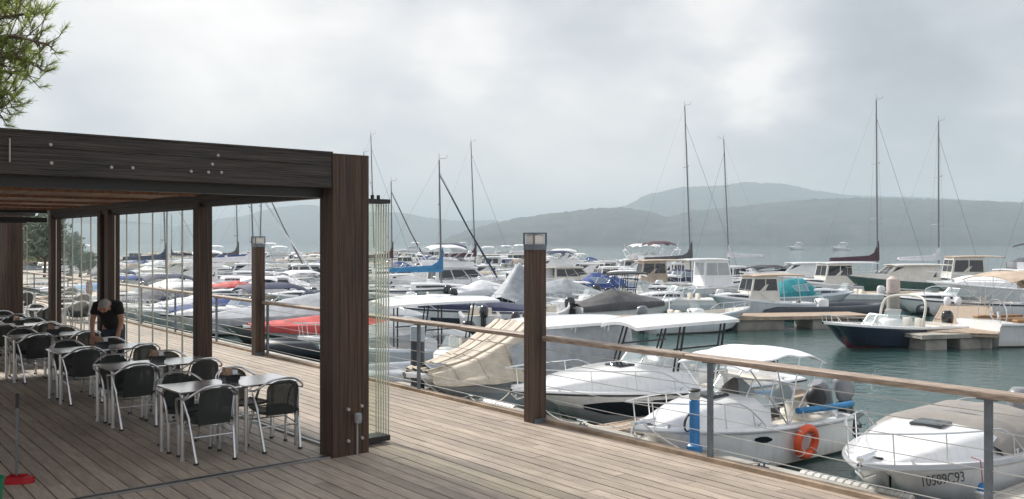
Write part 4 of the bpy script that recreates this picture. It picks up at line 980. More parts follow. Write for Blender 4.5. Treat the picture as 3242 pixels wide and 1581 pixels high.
# A2: white cabin boat with orange ring and pale bimini
a2, h2 = day_cruiser(5.1, M_white, M_white, M_white, M_white, M_wcan, 'screen', M_cowlg, nm='cabin_cruiser', tilt=20, hi=.50, glass=None)
atbow(a2, h2, 3.05, 3.7, 'white cabin boat with pale bimini canopy and an orange ring on its side', U_DEG+180-2)
bimini(a2, h2.xt(.18), h2.xt(.62), .84, 2.12, M_wcan, h2.zs(.3), bows=4, drop=.10)
tarp(a2, mat('dark_screen_cover', (.12, .105, .10), .7, var=.5, vscale=2), h2, .40, .60, lambda u: .80*sin(pi*min(.97, .18+u*.8)), name='screen_cover', skirt=-.3, over=.70)
hull_window(a2, h2, [(.50, .70, .74), (.525, .66, .80), (.56, .67, .81), (.585, .72, .78)])
mb = MB(); mb.tube(rpath([(h2.xt(.02), -.85, .95), (h2.xt(.2), -.93, .98), (h2.xt(.36), -.90, 1.0)], 3), .06, 8); mb.tube(rpath([(h2.xt(.02), .85, .95), (h2.xt(.2), .93, .98), (h2.xt(.36), .90, 1.0)], 3), .06, 8); mb.build('coaming_pad', M_sky, a2)
mb = MB()
for (x_, y_) in ((.08, .25), (.13, -.35)): mb.ell((h2.xt(x_), y_, 1.02), (.20, .20, .24), 12, 9)
mb.build('covered_chair', M_rub, a2); outboard(a2, h2.xt(0)-.30, .45, .75, M_cowlg, 22, .95)
bpy.context.view_layer.update()
rg = thing('lifebuoy', 'orange lifebuoy hanging on the side of the white cabin boat near the quay', 'lifebuoy', a2.matrix_basis @ Vector((h2.xt(.34), h2.hb(.34)+.10, .44)), a2.rotation_euler.z)
mb = MB(); mb.torus((0, 0, 0), .255, .075, rotm('X', 84), 32, 10); mb.build('ring', M_orange, rg)
mb = MB()
for k_ in range(4):
    a = pi/4+k_*pi/2; mb.torus((.255*cos(a), 0, .255*sin(a)), .080, .011, rotm('Y', -math.degrees(a)) @ rotm('X', 90) @ rotm('X', 90), 14, 5)
mb.tube([(0, 0, .30), (.02, -.06, .55), (.0, -.12, .62)], .012, 5); mb.build('rope', M_rope, rg)

# A3: cruiser with white hardtop on black legs and black hull windows
a3, h3 = day_cruiser(8.2, M_white, M_grey, M_white, M_white, None, 'screen', M_cowl, nm='hardtop_cruiser', hi=.45, railing=True, glass=None)
atbow(a3, h3, 6.8, 4.0, 'white cruiser with flat white hardtop on black legs and long black hull windows', U_DEG+180)
hull_window(a3, h3, [(.34, .72, .80), (.45, .52, .82), (.60, .44, .82), (.72, .44, .80), (.80, .50, .78), (.86, .62, .72)])
ttop(a3, h3.xt(.24), h3.xt(.63), 1.1, 2.30, .95, M_white, h3.xt(.36), h3.xt(.53), .98, M_black, .42)
mb = MB(); mb.rbox((h3.xt(.44), 0, .95), (.5, 1.2, .9), .08); mb.build('console', M_white, a3)
mb = MB(); mb.cyl((h3.xt(.40), -.2, 2.32), (h3.xt(.40), -.2, 2.75), .012); mb.build('aerial', M_white, a3)

for o_, h_, m_ in ((a1, h, M_grey), (a2, h2, M_grey), (a3, h3, M_rub)): rub_rail(o_, h_, m_); fittings(o_, h_)
# A5: boat with a beige tarpaulin hanging from its hardtop
a5 = b_root('covered_boat', 'motor boat'); h5 = Hull(7.2, 2.6, .72, 1.05, rake=1.0); h5.build(a5, M_white, M_pale)
cabin_top(a5, M_white, h5, .50, .93, .80, .35, None)
ttop(a5, h5.xt(.10), h5.xt(.58), 1.25, 2.05, .8, M_white, h5.xt(.26), h5.xt(.42), .9, M_alu)
def t5(u, v):
    s_ = 2*v-1; a_ = abs(s_); ut = h5.xt(.57)+(h5.xt(.95)-h5.xt(.57))*u; top_z = 2.14-1.02*u**.85-.16*sin(pi*u); gw = max(.3, 1.24*(1-max(0, u-.55)**2*2.2)); wt = .78-.20*u
    if a_ < .62: y_ = wt*a_/.62; z_ = top_z-.05*(a_/.62)**2
    else: k2 = (a_-.62)/.38; y_ = wt+(gw-wt)*k2**.8; z_ = top_z-.05-(top_z-.05-.80)*k2
    fold = .016*sin(u*17+s_*3)*min(1, a_*1.5)+.022*sin(s_*21+sin(u*3)*1.5)*(.4+u)+.035*noise.noise(Vector((u*3, s_*3, 2)))+.010*noise.noise(Vector((u*13, s_*9, 5)))
    return (ut+fold*.4, math.copysign(y_+fold, s_), z_+fold*.8+.03*sin(s_*11+u*4)*(1-u))
def t5_old(u, v):
    s_ = 2*v-1; x = h5.xt(.56)+.05+(h5.xt(.95)-h5.xt(.56))*(u**.9); w = .80+.35*u-.25*u*u+.04*sin(u*9+1); z = 2.12-1.05*u**.92+.10*sin(u*pi)*-.6
    z += .035*sin(s_*9+u*3)*(1-u*.3)+.03*noise.noise(Vector((u*6, s_*5, 2)))+.06*noise.noise(Vector((u*2.3, s_*2, 7))); return (x-.10*abs(s_)**2, s_*w, z-.42*abs(s_)**5*(.25+u))
mb = MB(); mb.sheet(t5, 56, 56); tp_ = mb.build('hanging_tarp', M_tarp, a5, 180)
for v_ in (.30, .5, .70):
    mb = MB(); mb.tube([Vector(t5(i/40, v_))+Vector((0, 0, .008)) for i in range(41)], .012, 4); mb.build('seam', M_tan, tp_)
for u_ in (.28, .55, .8):
    mb = MB(); mb.tube([Vector(t5(u_, .04+.92*i/40))+Vector((.006, 0, .008)) for i in range(41)], .010, 4); mb.build('seam', M_tan, tp_)
tarp(a5, M_gtarp, h5, .05, .93, lambda u: .22, name='lower_cover', amp=.05, seed=9, over=1.02)
def t6(u, v):
    s_ = v; x = h5.xt(.12)+(h5.xt(.68)-h5.xt(.12))*u; return (x, 1.0+.2*s_+.03*sin(u*24), 1.95-1.05*s_-.35*max(0, u-.7)/.3*(1-s_)+.02*sin(u*13))
mb = MB(); mb.sheet(t6, 40, 12); mb.sheet(lambda u, v: Vector(t6(u, v))*Vector((1, 1, 1)) if False else (t6(u, v)[0], -t6(u, v)[1], t6(u, v)[2]), 40, 12); mb.build('side_cover', M_gtarp, a5, 180)
atbow(a5, h5, 10.3, 3.6, 'boat with a rumpled beige tarpaulin hanging from its white hardtop over grey sheets')
a7, h7 = rib(6.0, M_ribl, M_cowl, arch=False)
atbow(a7, h7, 13.6, 4.2, 'light grey inflatable boat lying behind the grey mooring pile')
a8, h8 = open_boat(6.8, M_pale, M_pale, inner=M_grey); ttop(a8, -2.6, 1.5, 1.2, 2.25, .3, M_white, -1.4, .3, .7, M_black, .15)
atbow(a8, h8, 16.8, 4.6, 'pale open boat with white roof on thick black legs, just past the folded glass')
qs = [('c', 19.6, M_white, M_gtarp), ('rib', 22.0, M_ribg, None), ('r', 24.6, M_white, M_red), ('g', 28.6, M_grey, M_gtarp), ('w', 32.2, M_white, None), ('c', 35.4, M_pale, M_blue), ('c', 38.4, M_white, M_wcan),
      ('o', 41.4, M_white, None), ('c', 44.4, M_white, M_navyc), ('w', 47.4, M_white, None), ('c', 50.5, M_offw, M_tarp), ('o', 53.5, M_white, None), ('c', 57, M_white, M_sky), ('w', 60, M_white, None), ('c', 63, M_white, M_tan)]
cn = {id(M_gtarp): 'grey', id(M_blue): 'blue', id(M_wcan): 'white', id(M_navyc): 'navy', id(M_tarp): 'beige', id(M_sky): 'bright blue', id(M_tan): 'tan'}
qn = 0
for k_, s, m1, m2 in qs:
    jg = 4.7+R.uniform(0, .8); dg = U_DEG+180+R.uniform(-4, 4); qn += 1
    if k_ == 'c': o, h = covered_boat(6.2, m1, m2, peak=.75, seed=s); lb = f'boat under a {cn[id(m2)]} cover, bow to the quay, {["first", "", "", "", "", "sixth", "seventh", "", "ninth", "", "eleventh", "", "thirteenth", "", "fifteenth"][qn-1]} past the white-roofed boat'
    if k_ == 'rib': o, h = rib(5.6, M_ribg, M_cowl); lb = 'dark inflatable boat with metal arch at the quay seen through the pergola'
    if k_ == 'r': o, h = covered_boat(7.2, m1, m2, M_navy, motor=None, peak=.50, full=True, seed=2); lb = 'low boat under a taut red cover seen between lamp post and pergola post'
    if k_ == 'g': o, h = covered_boat(10, m1, m2, peak=1.15, full=True, seed=6, motor=None); lb = 'long boat under a tent-like grey cover behind the red covered boat'
    if k_ == 'w': o, h = day_cruiser(6.8, M_white, None, M_navy, canv=M_navyc, kind='bimini'); lb = f'white cruiser with navy bimini at the quay, {"beyond the long grey covered boat" if s < 40 else "between white-bimini boat and beige cover" if s < 50 else "farthest but one"}'
    if k_ == 'o': o, h = open_boat(5.8, M_white, bim=M_wcan if s < 50 else M_blue); lb = f'open boat with {"white" if s < 50 else "blue"} bimini at the quay far along'
    atbow(o, h, s, jg, lb, dg)

# ------------------------------------------------------------ middle distance, individually
def C(*a): return place(*a, group=G)
o, h = open_boat(7.0, M_navy, M_navy, M_white, mat('red_boot_stripe', (.22, .02, .05), .4), nm='bowrider', motor=M_cowl, inner=M_offw)
windshield(o, h.xt(.40), h.xt(.62), .92, .85, h.zs(.5), .42); mb = MB(); mb.tube(rpath([(h.xt(.38), -1.05, .8), (h.xt(.34), -.95, 1.75), (h.xt(.30), 0, 1.95), (h.xt(.34), .95, 1.75), (h.xt(.38), 1.05, .8)], 4), .05, 8); mb.build('tow_arch', M_offw, o)
C(o, 2805, 30.5, 208, 'navy hulled bowrider with red waterline stripe and white bow')
sb = sail_boat(11.5, 15.5, M_white, None, M_white, M_tan, M_mastw, dodger=M_navyc)
bimini(sb[0], sb[1].xt(.03), sb[1].xt(.30), 1.45, 2.95, M_tan, 1.1, bows=3)
mb = MB(); mb.rbox((sb[1].xt(.16), 0, .80), (1.7, .5, .45), .05); mb.rbox((sb[1].xt(.16), -1.1, 1.02), (2.2, .35, .10), .03); mb.rbox((sb[1].xt(.16), 1.1, 1.02), (2.2, .35, .10), .03); mb.build('cockpit_seat', M_teak, sb[0])
mb = MB(); mb.torus((sb[1].xt(.08), 0, 1.3), .5, .03, rotm('Y', 80), 24, 6); mb.cyl((sb[1].xt(.09), 0, .6), (sb[1].xt(.08), 0, 1.3), .06); mb.build('steering_wheel', M_alu, sb[0])
C(sb, 3480, 31.5, 12, 'large white sailing yacht with teak cockpit cut off at the right edge')
C(open_boat(5.6, M_pale, M_pale, motor=M_sky and M_cowlg, nm='open_boat'), 2215, 35.2, 22, 'pale blue-white open boat with raised bow pointing right, by the pontoon')
C(covered_boat(6.2, M_white, M_dgrey, peak=.85, seed=3), 1985, 40.5, 22, 'white boat under a charcoal cover at the left end of the wooden pontoon')
wb = wheel_boat(6.2, M_pale, M_pale, M_tan, M_offw, motor=None, aft=1.6, hh=1.35); C(wb, 2400, 41, 200, 'small fishing boat with tan roof and ivory wheelhouse behind the pontoon')
C(rib(7.4, M_ribg, M_cowlw, nm='inflatable_boat', arch=False), 2600, 41.5, 4, 'long black inflatable boat lying along the far side of the pontoon')
C(day_cruiser(6.8, M_pale, M_grey, None, M_pale, M_teal, 'canopy'), 2545, 47.5, 8, 'pale boat with a teal canopy behind the black inflatable')
C(day_cruiser(9.0, M_white, M_navy, M_navy, M_white, M_navyc, 'cover', motor=None, hi=.6), 1405, 38, 176, 'long white boat with navy lower hull and navy cover right of the glass panels')
C(covered_boat(6.5, M_grey, M_gtarp, peak=2.2, seed=8), 1625, 41, 250, 'boat under a tall bluish grey tarpaulin beside the near lamp post')
C(open_boat(5.2, M_white, motor=M_cowl), 1512, 37, 98, 'small open boat with black outboard toward us, left of the grey tarpaulin')
C(open_boat(5.0, M_white, motor=M_cowlw, inner=M_white, bim=None), 1745, 38.5, 75, 'small open boat with white outboard toward us, right of the near lamp post')
C(covered_boat(7.2, M_grey, M_gtarp, peak=1.1, seed=12), 1735, 47, 190, 'grey boat with grey cover behind the near lamp post')
C(day_cruiser(7.4, M_white, None, M_blue, M_white, M_blue, 'canopy'), 1870, 56, 186, 'white cruiser with a bright indigo canopy in the middle rows')
C(open_boat(5.8, M_white, tt=M_black), 1950, 46, 200, 'white open boat with a thin black T-top behind the charcoal covered boat')
C(open_boat(5.4, M_white, M_white, inner=M_white), 1840, 43.5, 195, 'white open boat just left of the charcoal covered boat')
C(day_cruiser(6.0, M_white, M_pale, kind='screen', motor=M_cowlw), 2130, 45, 200, 'small white cruiser between the charcoal cover and the tan roofed boat')
C(rib(4.6, M_ribl, M_cowl, arch=False), 1690, 35, 70, 'small pale inflatable just behind the near lamp post')
C(day_cruiser(6.2, M_white, None, M_navy, canv=M_wcan, kind='bimini'), 2040, 51, 12, 'white cruiser with white bimini behind the charcoal covered boat')
C(covered_boat(5.6, M_white, M_wcan, peak=.8, seed=33), 1560, 51, 15, 'boat under white cover left of the near lamp post')
C(open_boat(5.2, M_white, M_pale, inner=M_offw), 1290, 47, 190, 'white open boat right of the folded glass before the blue boom cover')
C(motor_yacht(9.5, M_offw, None, True, M_maroon), 2035, 70, 188, 'ivory flybridge yacht with dark bimini left of the grey boom')
C(wheel_boat(7.5, M_offw, M_offw, M_tan, M_tan, aft=1.8, hh=1.7), 2062, 60, 190, 'boat with tan open wheelhouse below the ivory flybridge yacht')
C(day_cruiser(9.2, M_white, None, None, M_white, M_navyc, 'canopy', hi=.6), 2130, 63, 190, 'long white cruiser with navy arched canopy below the grey boom')
C(wheel_boat(7.8, M_white, M_pale, M_white, M_white, hh=1.9, glass=M_grey, motor=M_cowlw), 2255, 55, 15, 'white fishing boat with tall curtained wheelhouse')
C(day_cruiser(7.4, M_white, None, None, M_white, M_black, 'bimini'), 2370, 62, 192, 'white cruiser with black canopy right of the curtained wheelhouse')
C(motor_yacht(9.6, M_white, None, False), 2520, 62, 186, 'white motor yacht with rounded white roof above the teal canopy')
C(wheel_boat(8.0, M_white, None, M_white, M_offw, aft=2.0, hh=1.6, motor=M_cowlw), 2640, 57, 192, 'white boat with long flat roof between two rounded motor yachts')
C(motor_yacht(10, M_green, M_green, False, cabm=M_offw), 2845, 57, 184, 'motor yacht with dark green hull and white cabin behind the concrete pile')
C(wheel_boat(9.0, M_green, M_green, M_tan, M_offw, aft=1.5, hh=2.0, motor=None), 3050, 60, 178, 'green work boat with ivory cabin and tan roof left of the big flybridge yacht')
C(motor_yacht(12.5, M_white, None, True, M_black, cabm=M_white), 3240, 47, 184, 'large white flybridge yacht with black bimini at the right edge')
C(rib(7.0, M_ribg, M_cowlw, twin=True, arch=True), 2950, 45, 82, 'dark inflatable with twin white outboards toward us, right of the pile')
C(open_boat(5.4, M_white, M_grey, motor=M_cowlw), 2660, 50, 190, 'small white open boat behind the black inflatable boat')
C(day_cruiser(7.0, M_white, None, M_navy, M_white, M_wcan, 'bimini', motor=M_cowlw), 3010, 43, 160, 'white cruiser with white bimini behind the gangway')
# sailing boats with their masts
def S(args, px, d, deg, label): args.setdefault('boomh', 2.2); args['mh'] += 1.5; return place(sail_boat(**args), px, d, deg, label, group=G, kd=1.0)
def rake_px(p): return p
S(dict(L_=10.5, mh=13.0, cov=M_dgrey, rake=.55, stripe=M_blue), 2165, 79, 8, 'sailing boat with dark grey boom cover and the tall mast left of the curtained wheelhouse')
S(dict(L_=9.5, mh=12.0, cov=M_wcan, mast=M_mast, rake=-.6), 2325, 96, 188, 'sailing boat with bare grey mast leaning right, behind the curtained wheelhouse')
S(dict(L_=10.5, mh=13.2, cov=M_maroon, rake=.1), 2755, 77, 5, 'sailing boat with maroon boom cover behind the green hulled yacht')
S(dict(L_=9.5, mh=11.8, cov=M_wcan, sail=True, rake=0), 2952, 80, 6, 'sailing boat with slender mast between maroon boom cover and right edge')
S(dict(L_=9.0, mh=6.8, cov=M_sky, rake=.15, furl=M_navyc, boomh=1.4), 1372, 62, 8, 'sailing boat with bright blue boom cover and dark furled sail')
S(dict(L_=10, mh=12.2, cov=M_maroon, rake=.5), 1488, 100, 6, 'sailing boat whose mast stands left of the near lamp post')
S(dict(L_=10, mh=12.6, cov=M_wcan, rake=.4), 1168, 97, 4, 'sailing boat with the tall mast rising just right of the pergola corner post')
S(dict(L_=9, mh=12, cov=M_blue, rake=.1), 1140, 110, 4, 'sailing boat with its mast top just above the pergola corner post')
S(dict(L_=8.5, mh=7.2, cov=M_maroon, furl=M_maroon, rake=.1), 1225, 90, 8, 'sailing boat with short mast and maroon furled sail beside the glass panels')
S(dict(L_=10, mh=9.2, cov=M_dgrey, rake=.2), 735, 100, 5, 'sailing boat mast left of the far lamp post, seen through the pergola')
S(dict(L_=11, mh=7.2, cov=M_wcan, furl=M_wcan, rake=.3), 778, 74, 7, 'sailing boat with white furled sail just left of the far lamp post')
S(dict(L_=10, mh=8.2, cov=M_blue, furl=M_dgrey, rake=-.3), 800, 88, 8, 'sailing boat with thick grey furled sail behind the far lamp post')
S(dict(L_=9.5, mh=7.6, cov=M_navyc, rake=.3), 505, 82, 5, 'sailing boat with navy boom cover seen through the side glass')

# ------------------------------------------------------------ the crowd of boats behind: copies of a set of kinds
NS = bpy.data.objects
protos = []
def proto(desc, o): protos.append([desc, o[0] if isinstance(o, tuple) else o, False])
proto('white day cruiser', day_cruiser(6.4, M_white)); proto('cruiser with white bimini', day_cruiser(6.8, M_white, M_pale, M_navy, canv=M_wcan, kind='bimini', motor=M_cowlw))
proto('cruiser with blue canopy', day_cruiser(6.8, M_white, None, M_blue, canv=M_blue, kind='canopy')); proto('ivory cruiser with beige cover', day_cruiser(7.2, M_offw, None, None, M_offw, M_tarp, 'cover'))
proto('hardtop cruiser', day_cruiser(7.4, M_white, M_grey, kind='hardtop', motor=M_cowlw)); proto('cruiser under navy cover', day_cruiser(6.6, M_white, M_navy, canv=M_navyc, kind='cover'))
proto('open boat with white T-top', open_boat(6.2, M_white, tt=M_white)); proto('open boat with tan bimini', open_boat(5.8, M_white, bim=M_tan))
proto('boat under grey cover', covered_boat(6.0, M_white, M_gtarp, peak=.7, seed=21)); proto('boat under white cover', covered_boat(6.5, M_white, M_wcan, peak=.9, seed=22))
proto('boat under bright blue cover', covered_boat(6.2, M_offw, M_sky, peak=.7, seed=23)); proto('white fishing boat', wheel_boat(7.2, M_white, None, M_white, M_white, motor=M_cowlw))
proto('fishing boat with navy hull', wheel_boat(7.6, M_navy, M_navy, M_white, M_white)); proto('ivory motor yacht', motor_yacht(9.5, M_offw, None, False, cabm=M_offw))
proto('white flybridge yacht', motor_yacht(10.5, M_white, None, True, M_wcan)); proto('grey inflatable', rib(5.8, M_ribl, M_cowl))
proto('boat under red cover', covered_boat(6.6, M_white, M_red, peak=.6, seed=25)); proto('flybridge yacht with navy bimini', motor_yacht(10, M_white, M_navy, True, M_navyc))
proto('cruiser with tan canopy', day_cruiser(7.0, M_offw, None, None, M_offw, M_tan, 'canopy')); proto('boat under charcoal cover', covered_boat(6.2, M_white, M_dgrey, peak=.8, seed=27))
proto('small sailing boat', sail_boat(8, 8.5, M_white, cov=M_navyc)); proto('sailing boat with white boom cover', sail_boat(9.5, 11, M_white, cov=M_wcan, mast=M_mastw))
WTS = [9, 7, 2.5, 6, 8, 2, 5, 3, 2.5, 6, 2, 6, 1, 6, 6, 2, 1, 2, 3, 1.5, .8, .8]
taken = [(o.location.x/KD, o.location.y/KD, 2.9 if o.location.y < 54 else 3.3) for o in NS if o.get('group') == G]
RB = random.Random(41); crowd = []
bands = [(50, -42, 6), (57, -50, 12), (65, -60, 24), (74, -68, 26), (84, -78, 20), (96, -88, 16), (110, -100, 14), (126, -112, 12), (144, -128, 10), (165, -146, 10)]
for d0, xa, xb in bands:
    x = xa
    while x < xb:
        d = d0+RB.uniform(-2.2, 2.2)+(x*.02); px = 1621+F_PX*x/d; st = RB.uniform(4.2, 6.0)*(1+d0/500)
        # keep off the quay line
        rel = (x-E0.x)*EN.x+(d-E0.y)*EN.y
        ok = rel > 11 and all((x-a)**2+(d-b)**2 > r*r for a, b, r in taken) and px > -150
        if ok and not (px > 2250 and d0 > 70):
            i = RB.choices(range(len(protos)), WTS)[0]; crowd.append((i, x, d)); taken.append((x, d, 1.95)); x += st*.37
        else: x += 1.5
print('crowd', len(crowd))
def zone(px):
    for lim, nm in ((200, 'beyond the end glass'), (315, 'behind the farther side glass'), (613, 'behind the nearer side glass'), (820, 'left of the far lamp post'), (1013, 'right of the far lamp post'), (1400, 'right of the folded glass'), (1650, 'left of the near lamp post'), (1900, 'right of the near lamp post'), (2180, 'left of the tallest mast')):
        if px < lim: return nm
    return 'right of the tallest mast'
cnt = {}
info = []
for i, x, d in crowd:
    px = 1621+F_PX*x/d; rw = 'near' if d < 61 else 'middle' if d < 90 else 'far' if d < 135 else 'farthest'
    info.append((zone(px), rw, px, i, x, d))
info.sort()
ORD = ['first', 'second', 'third', 'fourth', 'fifth', 'sixth', 'seventh', 'eighth', 'ninth', 'tenth', 'eleventh', 'twelfth', 'thirteenth', 'fourteenth']
for z_, rw, px, i, x, d in info:
    p = protos[i]; k_ = cnt[(z_, rw, i)] = cnt.get((z_, rw, i), 0)+1
    n_same = sum(1 for q in info if q[0] == z_ and q[1] == rw and q[3] == i)
    if p[2]: o = copy_tree(p[1])
    else: o = p[1]; p[2] = True
    o.location = (x*KD, d*KD, WATER); o.rotation_euler = (0, 0, radians(RB.choice((188, 205, 12, 30, 195))+RB.uniform(-14, 14))); sc = RB.uniform(.80, .96); o.scale = (sc, sc, sc)
    o['label'] = f'{(ORD[k_-1]+" ") if n_same > 1 else ""}{p[0]} in the {rw} rows {z_}'; o['group'] = 'boats crowding the rows behind'
def drop(o):
    for c in list(o.children): drop(c)
    bpy.data.objects.remove(o)
for p in protos:
    if not p[2]: drop(p[1])
for o_ in (CH, TB, HO): pass

# ------------------------------------------------------------ pontoons, fingers, piles, pedestals, fenders on the quay
def slab(name, a, b, wid, top, thick, label, m=M_ponton, sup=True, lo=M_conc, kd=1.206):
    a, b = Vector((*a, 0))*kd, Vector((*b, 0))*kd; L_ = (b-a).length; an = atan2((b-a).y, (b-a).x); c = (a+b)/2
    t = thing(name, label, 'pontoon', (c.x, c.y, 0), an)
    mb = MB(); n = int(L_/.14)
    for i in range(n): mb.box((-L_/2+(i+.5)*L_/n, 0, top-.02), (L_/n-.012, wid-.06, .04))
    mb.build('planking', m, t, 0)
    mb = MB(); mb.box((0, wid/2, top-.07), (L_, .08, .16)); mb.box((0, -wid/2, top-.07), (L_, .08, .16)); mb.box((0, 0, top-.10), (L_-.02, wid-.1, .08)); mb.build('frame', m, t)
    if sup:
        k_ = max(2, int(L_/3.2))
        for i in range(k_): mb = MB(); mb.rbox((-L_/2+(i+.5)*L_/k_, 0, (top-.16+WATER-.3)/2), (L_/k_*.62, wid*.86, top-.16-WATER+.3), .04); mb.build('float', lo, t)
    return t
slab('pontoon', (1.8, 35.0), (14.2, 37.2), 2.2, WATER+.62, .2, 'wooden pontoon on concrete floats across the middle of the basin')
slab('pontoon', (14.4, 29.3), (21.6, 43.5), 2.4, WATER+.62, .2, 'pale gangway pontoon running back beside the large white sailing yacht')
slab('pontoon', (12.7, 29.2), (15.2, 29.9), 1.2, WATER+.58, .2, 'short concrete finger pontoon at the stern of the navy bowrider', M_conc)
p_ = E(-2.62, 4.6); q_ = E(-2.45, 15)
slab('pontoon', (p_.x, p_.y), (q_.x, q_.y), 1.2, WATER+.5, .2, 'finger pontoon beside the cruiser at the lower right corner', M_conc, kd=1.0)
p_ = E(4.95, 4.75); q_ = E(5.1, 12)
slab('pontoon', (p_.x, p_.y), (q_.x, q_.y), .55, WATER+.46, .2, 'narrow finger pontoon between the two nearest white cabin boats', M_ponton, kd=1.0)
for j, (a, b) in enumerate((((-36, 61), (10, 60.5)), ((-60, 79), (22, 79)), ((-85, 103), (16, 103)), ((-110, 135), (8, 135)), ((-32, 47.5), (-5, 52)))):
    slab('pontoon', a, b, 2.0, WATER+.62, .2, ['long pontoon between the near rows of the crowd', 'long pontoon behind the middle rows', 'long pontoon among the far rows', 'long pontoon among the farthest rows', 'pontoon seen low through the side glass'][j], M_ponton, True)
slab('pontoon', (12, 53), (34, 53.5), 2.0, WATER+.62, .2, 'pontoon in front of the motor yachts at right')
pl = thing('mooring_pile', 'thick round concrete pile with pale pinkish cap behind the navy bowrider', 'mooring pile', (X(2828, 43), 43, WATER))
mb = MB(); mb.cyl((0, 0, -.5), (0, 0, 1.85), 0.29, seg=20); mb.build('shaft', M_conc, pl)
mb = MB(); mb.loft([[(r*cos(2*pi*i/20), r*sin(2*pi*i/20), z) for i in range(20)] for r, z in ((.305, 1.75), (.305, 2.25), (.28, 2.38), (.12, 2.5))], True, True, True); mb.build('cap', mat('pinkish_cap', (.62, .52, .49), .7, var=.2), pl)
mb = MB(); mb.torus((0, 0, .9), .36, .045, None, 20, 6); mb.build('collar', M_botr, pl)
bp_ = E(10.87, 4.3)
pl = thing('mooring_pile', 'dark round pile with light grey cap just behind the railing', 'mooring pile', (bp_.x, bp_.y, WATER))
mb = MB(); mb.cyl((0, 0, .45), (0, 0, 1.75), .17, seg=20); mb.build('shaft', M_ribg, pl)
mb = MB(); mb.cyl((0, 0, 1.72), (0, 0, 2.07), .18, seg=20); mb.build('cap', mat('grey_cap', (.33, .40, .45), .5), pl)
pd_ = E(2.25, 4.35)
pd = thing('service_pedestal', 'blue power and water pedestal standing on the quay ledge', 'service pedestal', (pd_.x, pd_.y, WATER+.50), ANG_E+.2)
mb = MB(); mb.rbox((0, 0, .48), (.15, .15, .96), .03); mb.rbox((0, 0, .10), (.22, .20, .2), .03); mb.build('column', M_bluep, pd)
mb = MB(); mb.rbox((0, 0, 1.02), (.155, .155, .14), .02); mb.build('head', M_grey, pd)
mb = MB(); mb.rbox((0, .0, 1.11), (.17, .17, .04), .02); mb.rbox((0, -.08, .78), (.10, .03, .16), .01); mb.rbox((0, -.08, .56), (.10, .03, .14), .01); mb.build('socket', M_rub, pd)
mb = MB(); mb.torus((.10, -.02, .55), .16, .014, rotm('Y', 80), 20, 6); mb.torus((.12, -.02, .54), .15, .014, rotm('Y', 84), 20, 6); mb.build('hose', M_rub, pd)
def quay_fender(s, ln, label):
    t = thing('quay_fender', label, 'fender', E(s, 4.78, WATER+.46), ANG_E, 'white rubbing fenders on the quay'); mb = MB(); n = int(ln/.13)
    for i in range(n): mb.tube([(-ln/2+i*.13, 0, 0), (-ln/2+i*.13+.02, 0, 0), (-ln/2+i*.13+.11, 0, 0), (-ln/2+i*.13+.13, 0, 0)], [.07, .09, .09, .07], 10)
    mb.build('body', M_white, t); return t
quay_fender(-.4, 1.9, 'white ribbed fender strip on the quay edge before the lower right cruiser'); quay_fender(8.3, 1.3, 'white ribbed fender strip on the quay edge left of the near lamp post')
def rope(a, b, label, sag=.25, r=.012):
    a, b = Vector(a), Vector(b); mb = MB(); pts = [a.lerp(b, i/12)-Vector((0, 0, sag*4*(i/12)*(1-i/12))) for i in range(13)]; mb.tube(pts, r, 6)
    return tag(mb.build('mooring_rope', M_rope), label, 'rope', 'mooring ropes')
def cleat(s, label):
    t = thing('mooring_cleat', label, 'cleat', E(s, 4.5, WATER+.50), ANG_E, 'quay cleats'); mb = MB(); mb.rbox((0, 0, .02), (.22, .12, .04), .01); mb.build('base', M_steel, t); mb = MB(); mb.cyl((-.05, 0, .04), (-.05, 0, .10), .018); mb.cyl((.05, 0, .04), (.05, 0, .10), .018); mb.cyl((-.15, 0, .11), (.15, 0, .11), .02); mb.build('horn', M_steel, t)
bpy.context.view_layer.update()
def bowpt(o, h, sg=0, t=.97): return o.matrix_basis @ Vector((h.xt(t), sg*h.hb(t)*.8, h.zs(t)+.05))
cleat(5.2, 'grey cleat on the quay ledge below the near lamp post, right of it'); cleat(1.0, 'grey cleat on the quay ledge right of the blue pedestal'); cleat(9.0, 'grey cleat on the quay ledge before the tarpaulined boat')
rope(bowpt(a3, h3, 1), E(5.2, 4.5, WATER+.6), 'white mooring rope from the hardtop cruiser to the quay'); rope(bowpt(a2, h2, 1), E(1.0, 4.5, WATER+.6), 'white mooring rope from the orange-ring boat to the quay')
rope(bowpt(a2, h2, -1), E(5.2, 4.5, WATER+.6), 'white mooring rope from the orange-ring boat toward the lamp post', .1); rope(bowpt(a5, h5, 1), E(9.0, 4.5, WATER+.6), 'white mooring rope from the tarpaulined boat to the quay'); rope(bowpt(a1, h, 0) if False else bowpt(a3, h3, -1), E(9.0, 4.5, WATER+.6), 'white mooring rope crossing left from the hardtop cruiser', .3)
# lifebuoy on a stand seen through the side glass
lb_ = E(24.5, .12)
lf = thing('lifebuoy', 'reddish ring lifebuoy on the railing seen through the side glass', 'lifebuoy', (lb_.x, lb_.y, .78), ANG_E)
mb = MB(); mb.torus((0, 0, 0), .26, .045, rotm('X', 90), 24, 8); mb.build('ring', mat('faded_red', (.35, .09, .07), .5), lf); mb = MB()
for q in (-1, 1): mb.torus((q*.26, 0, 0), .05, .008, rotm('X', 0), 12, 5)
mb.build('rope', M_rope, lf)

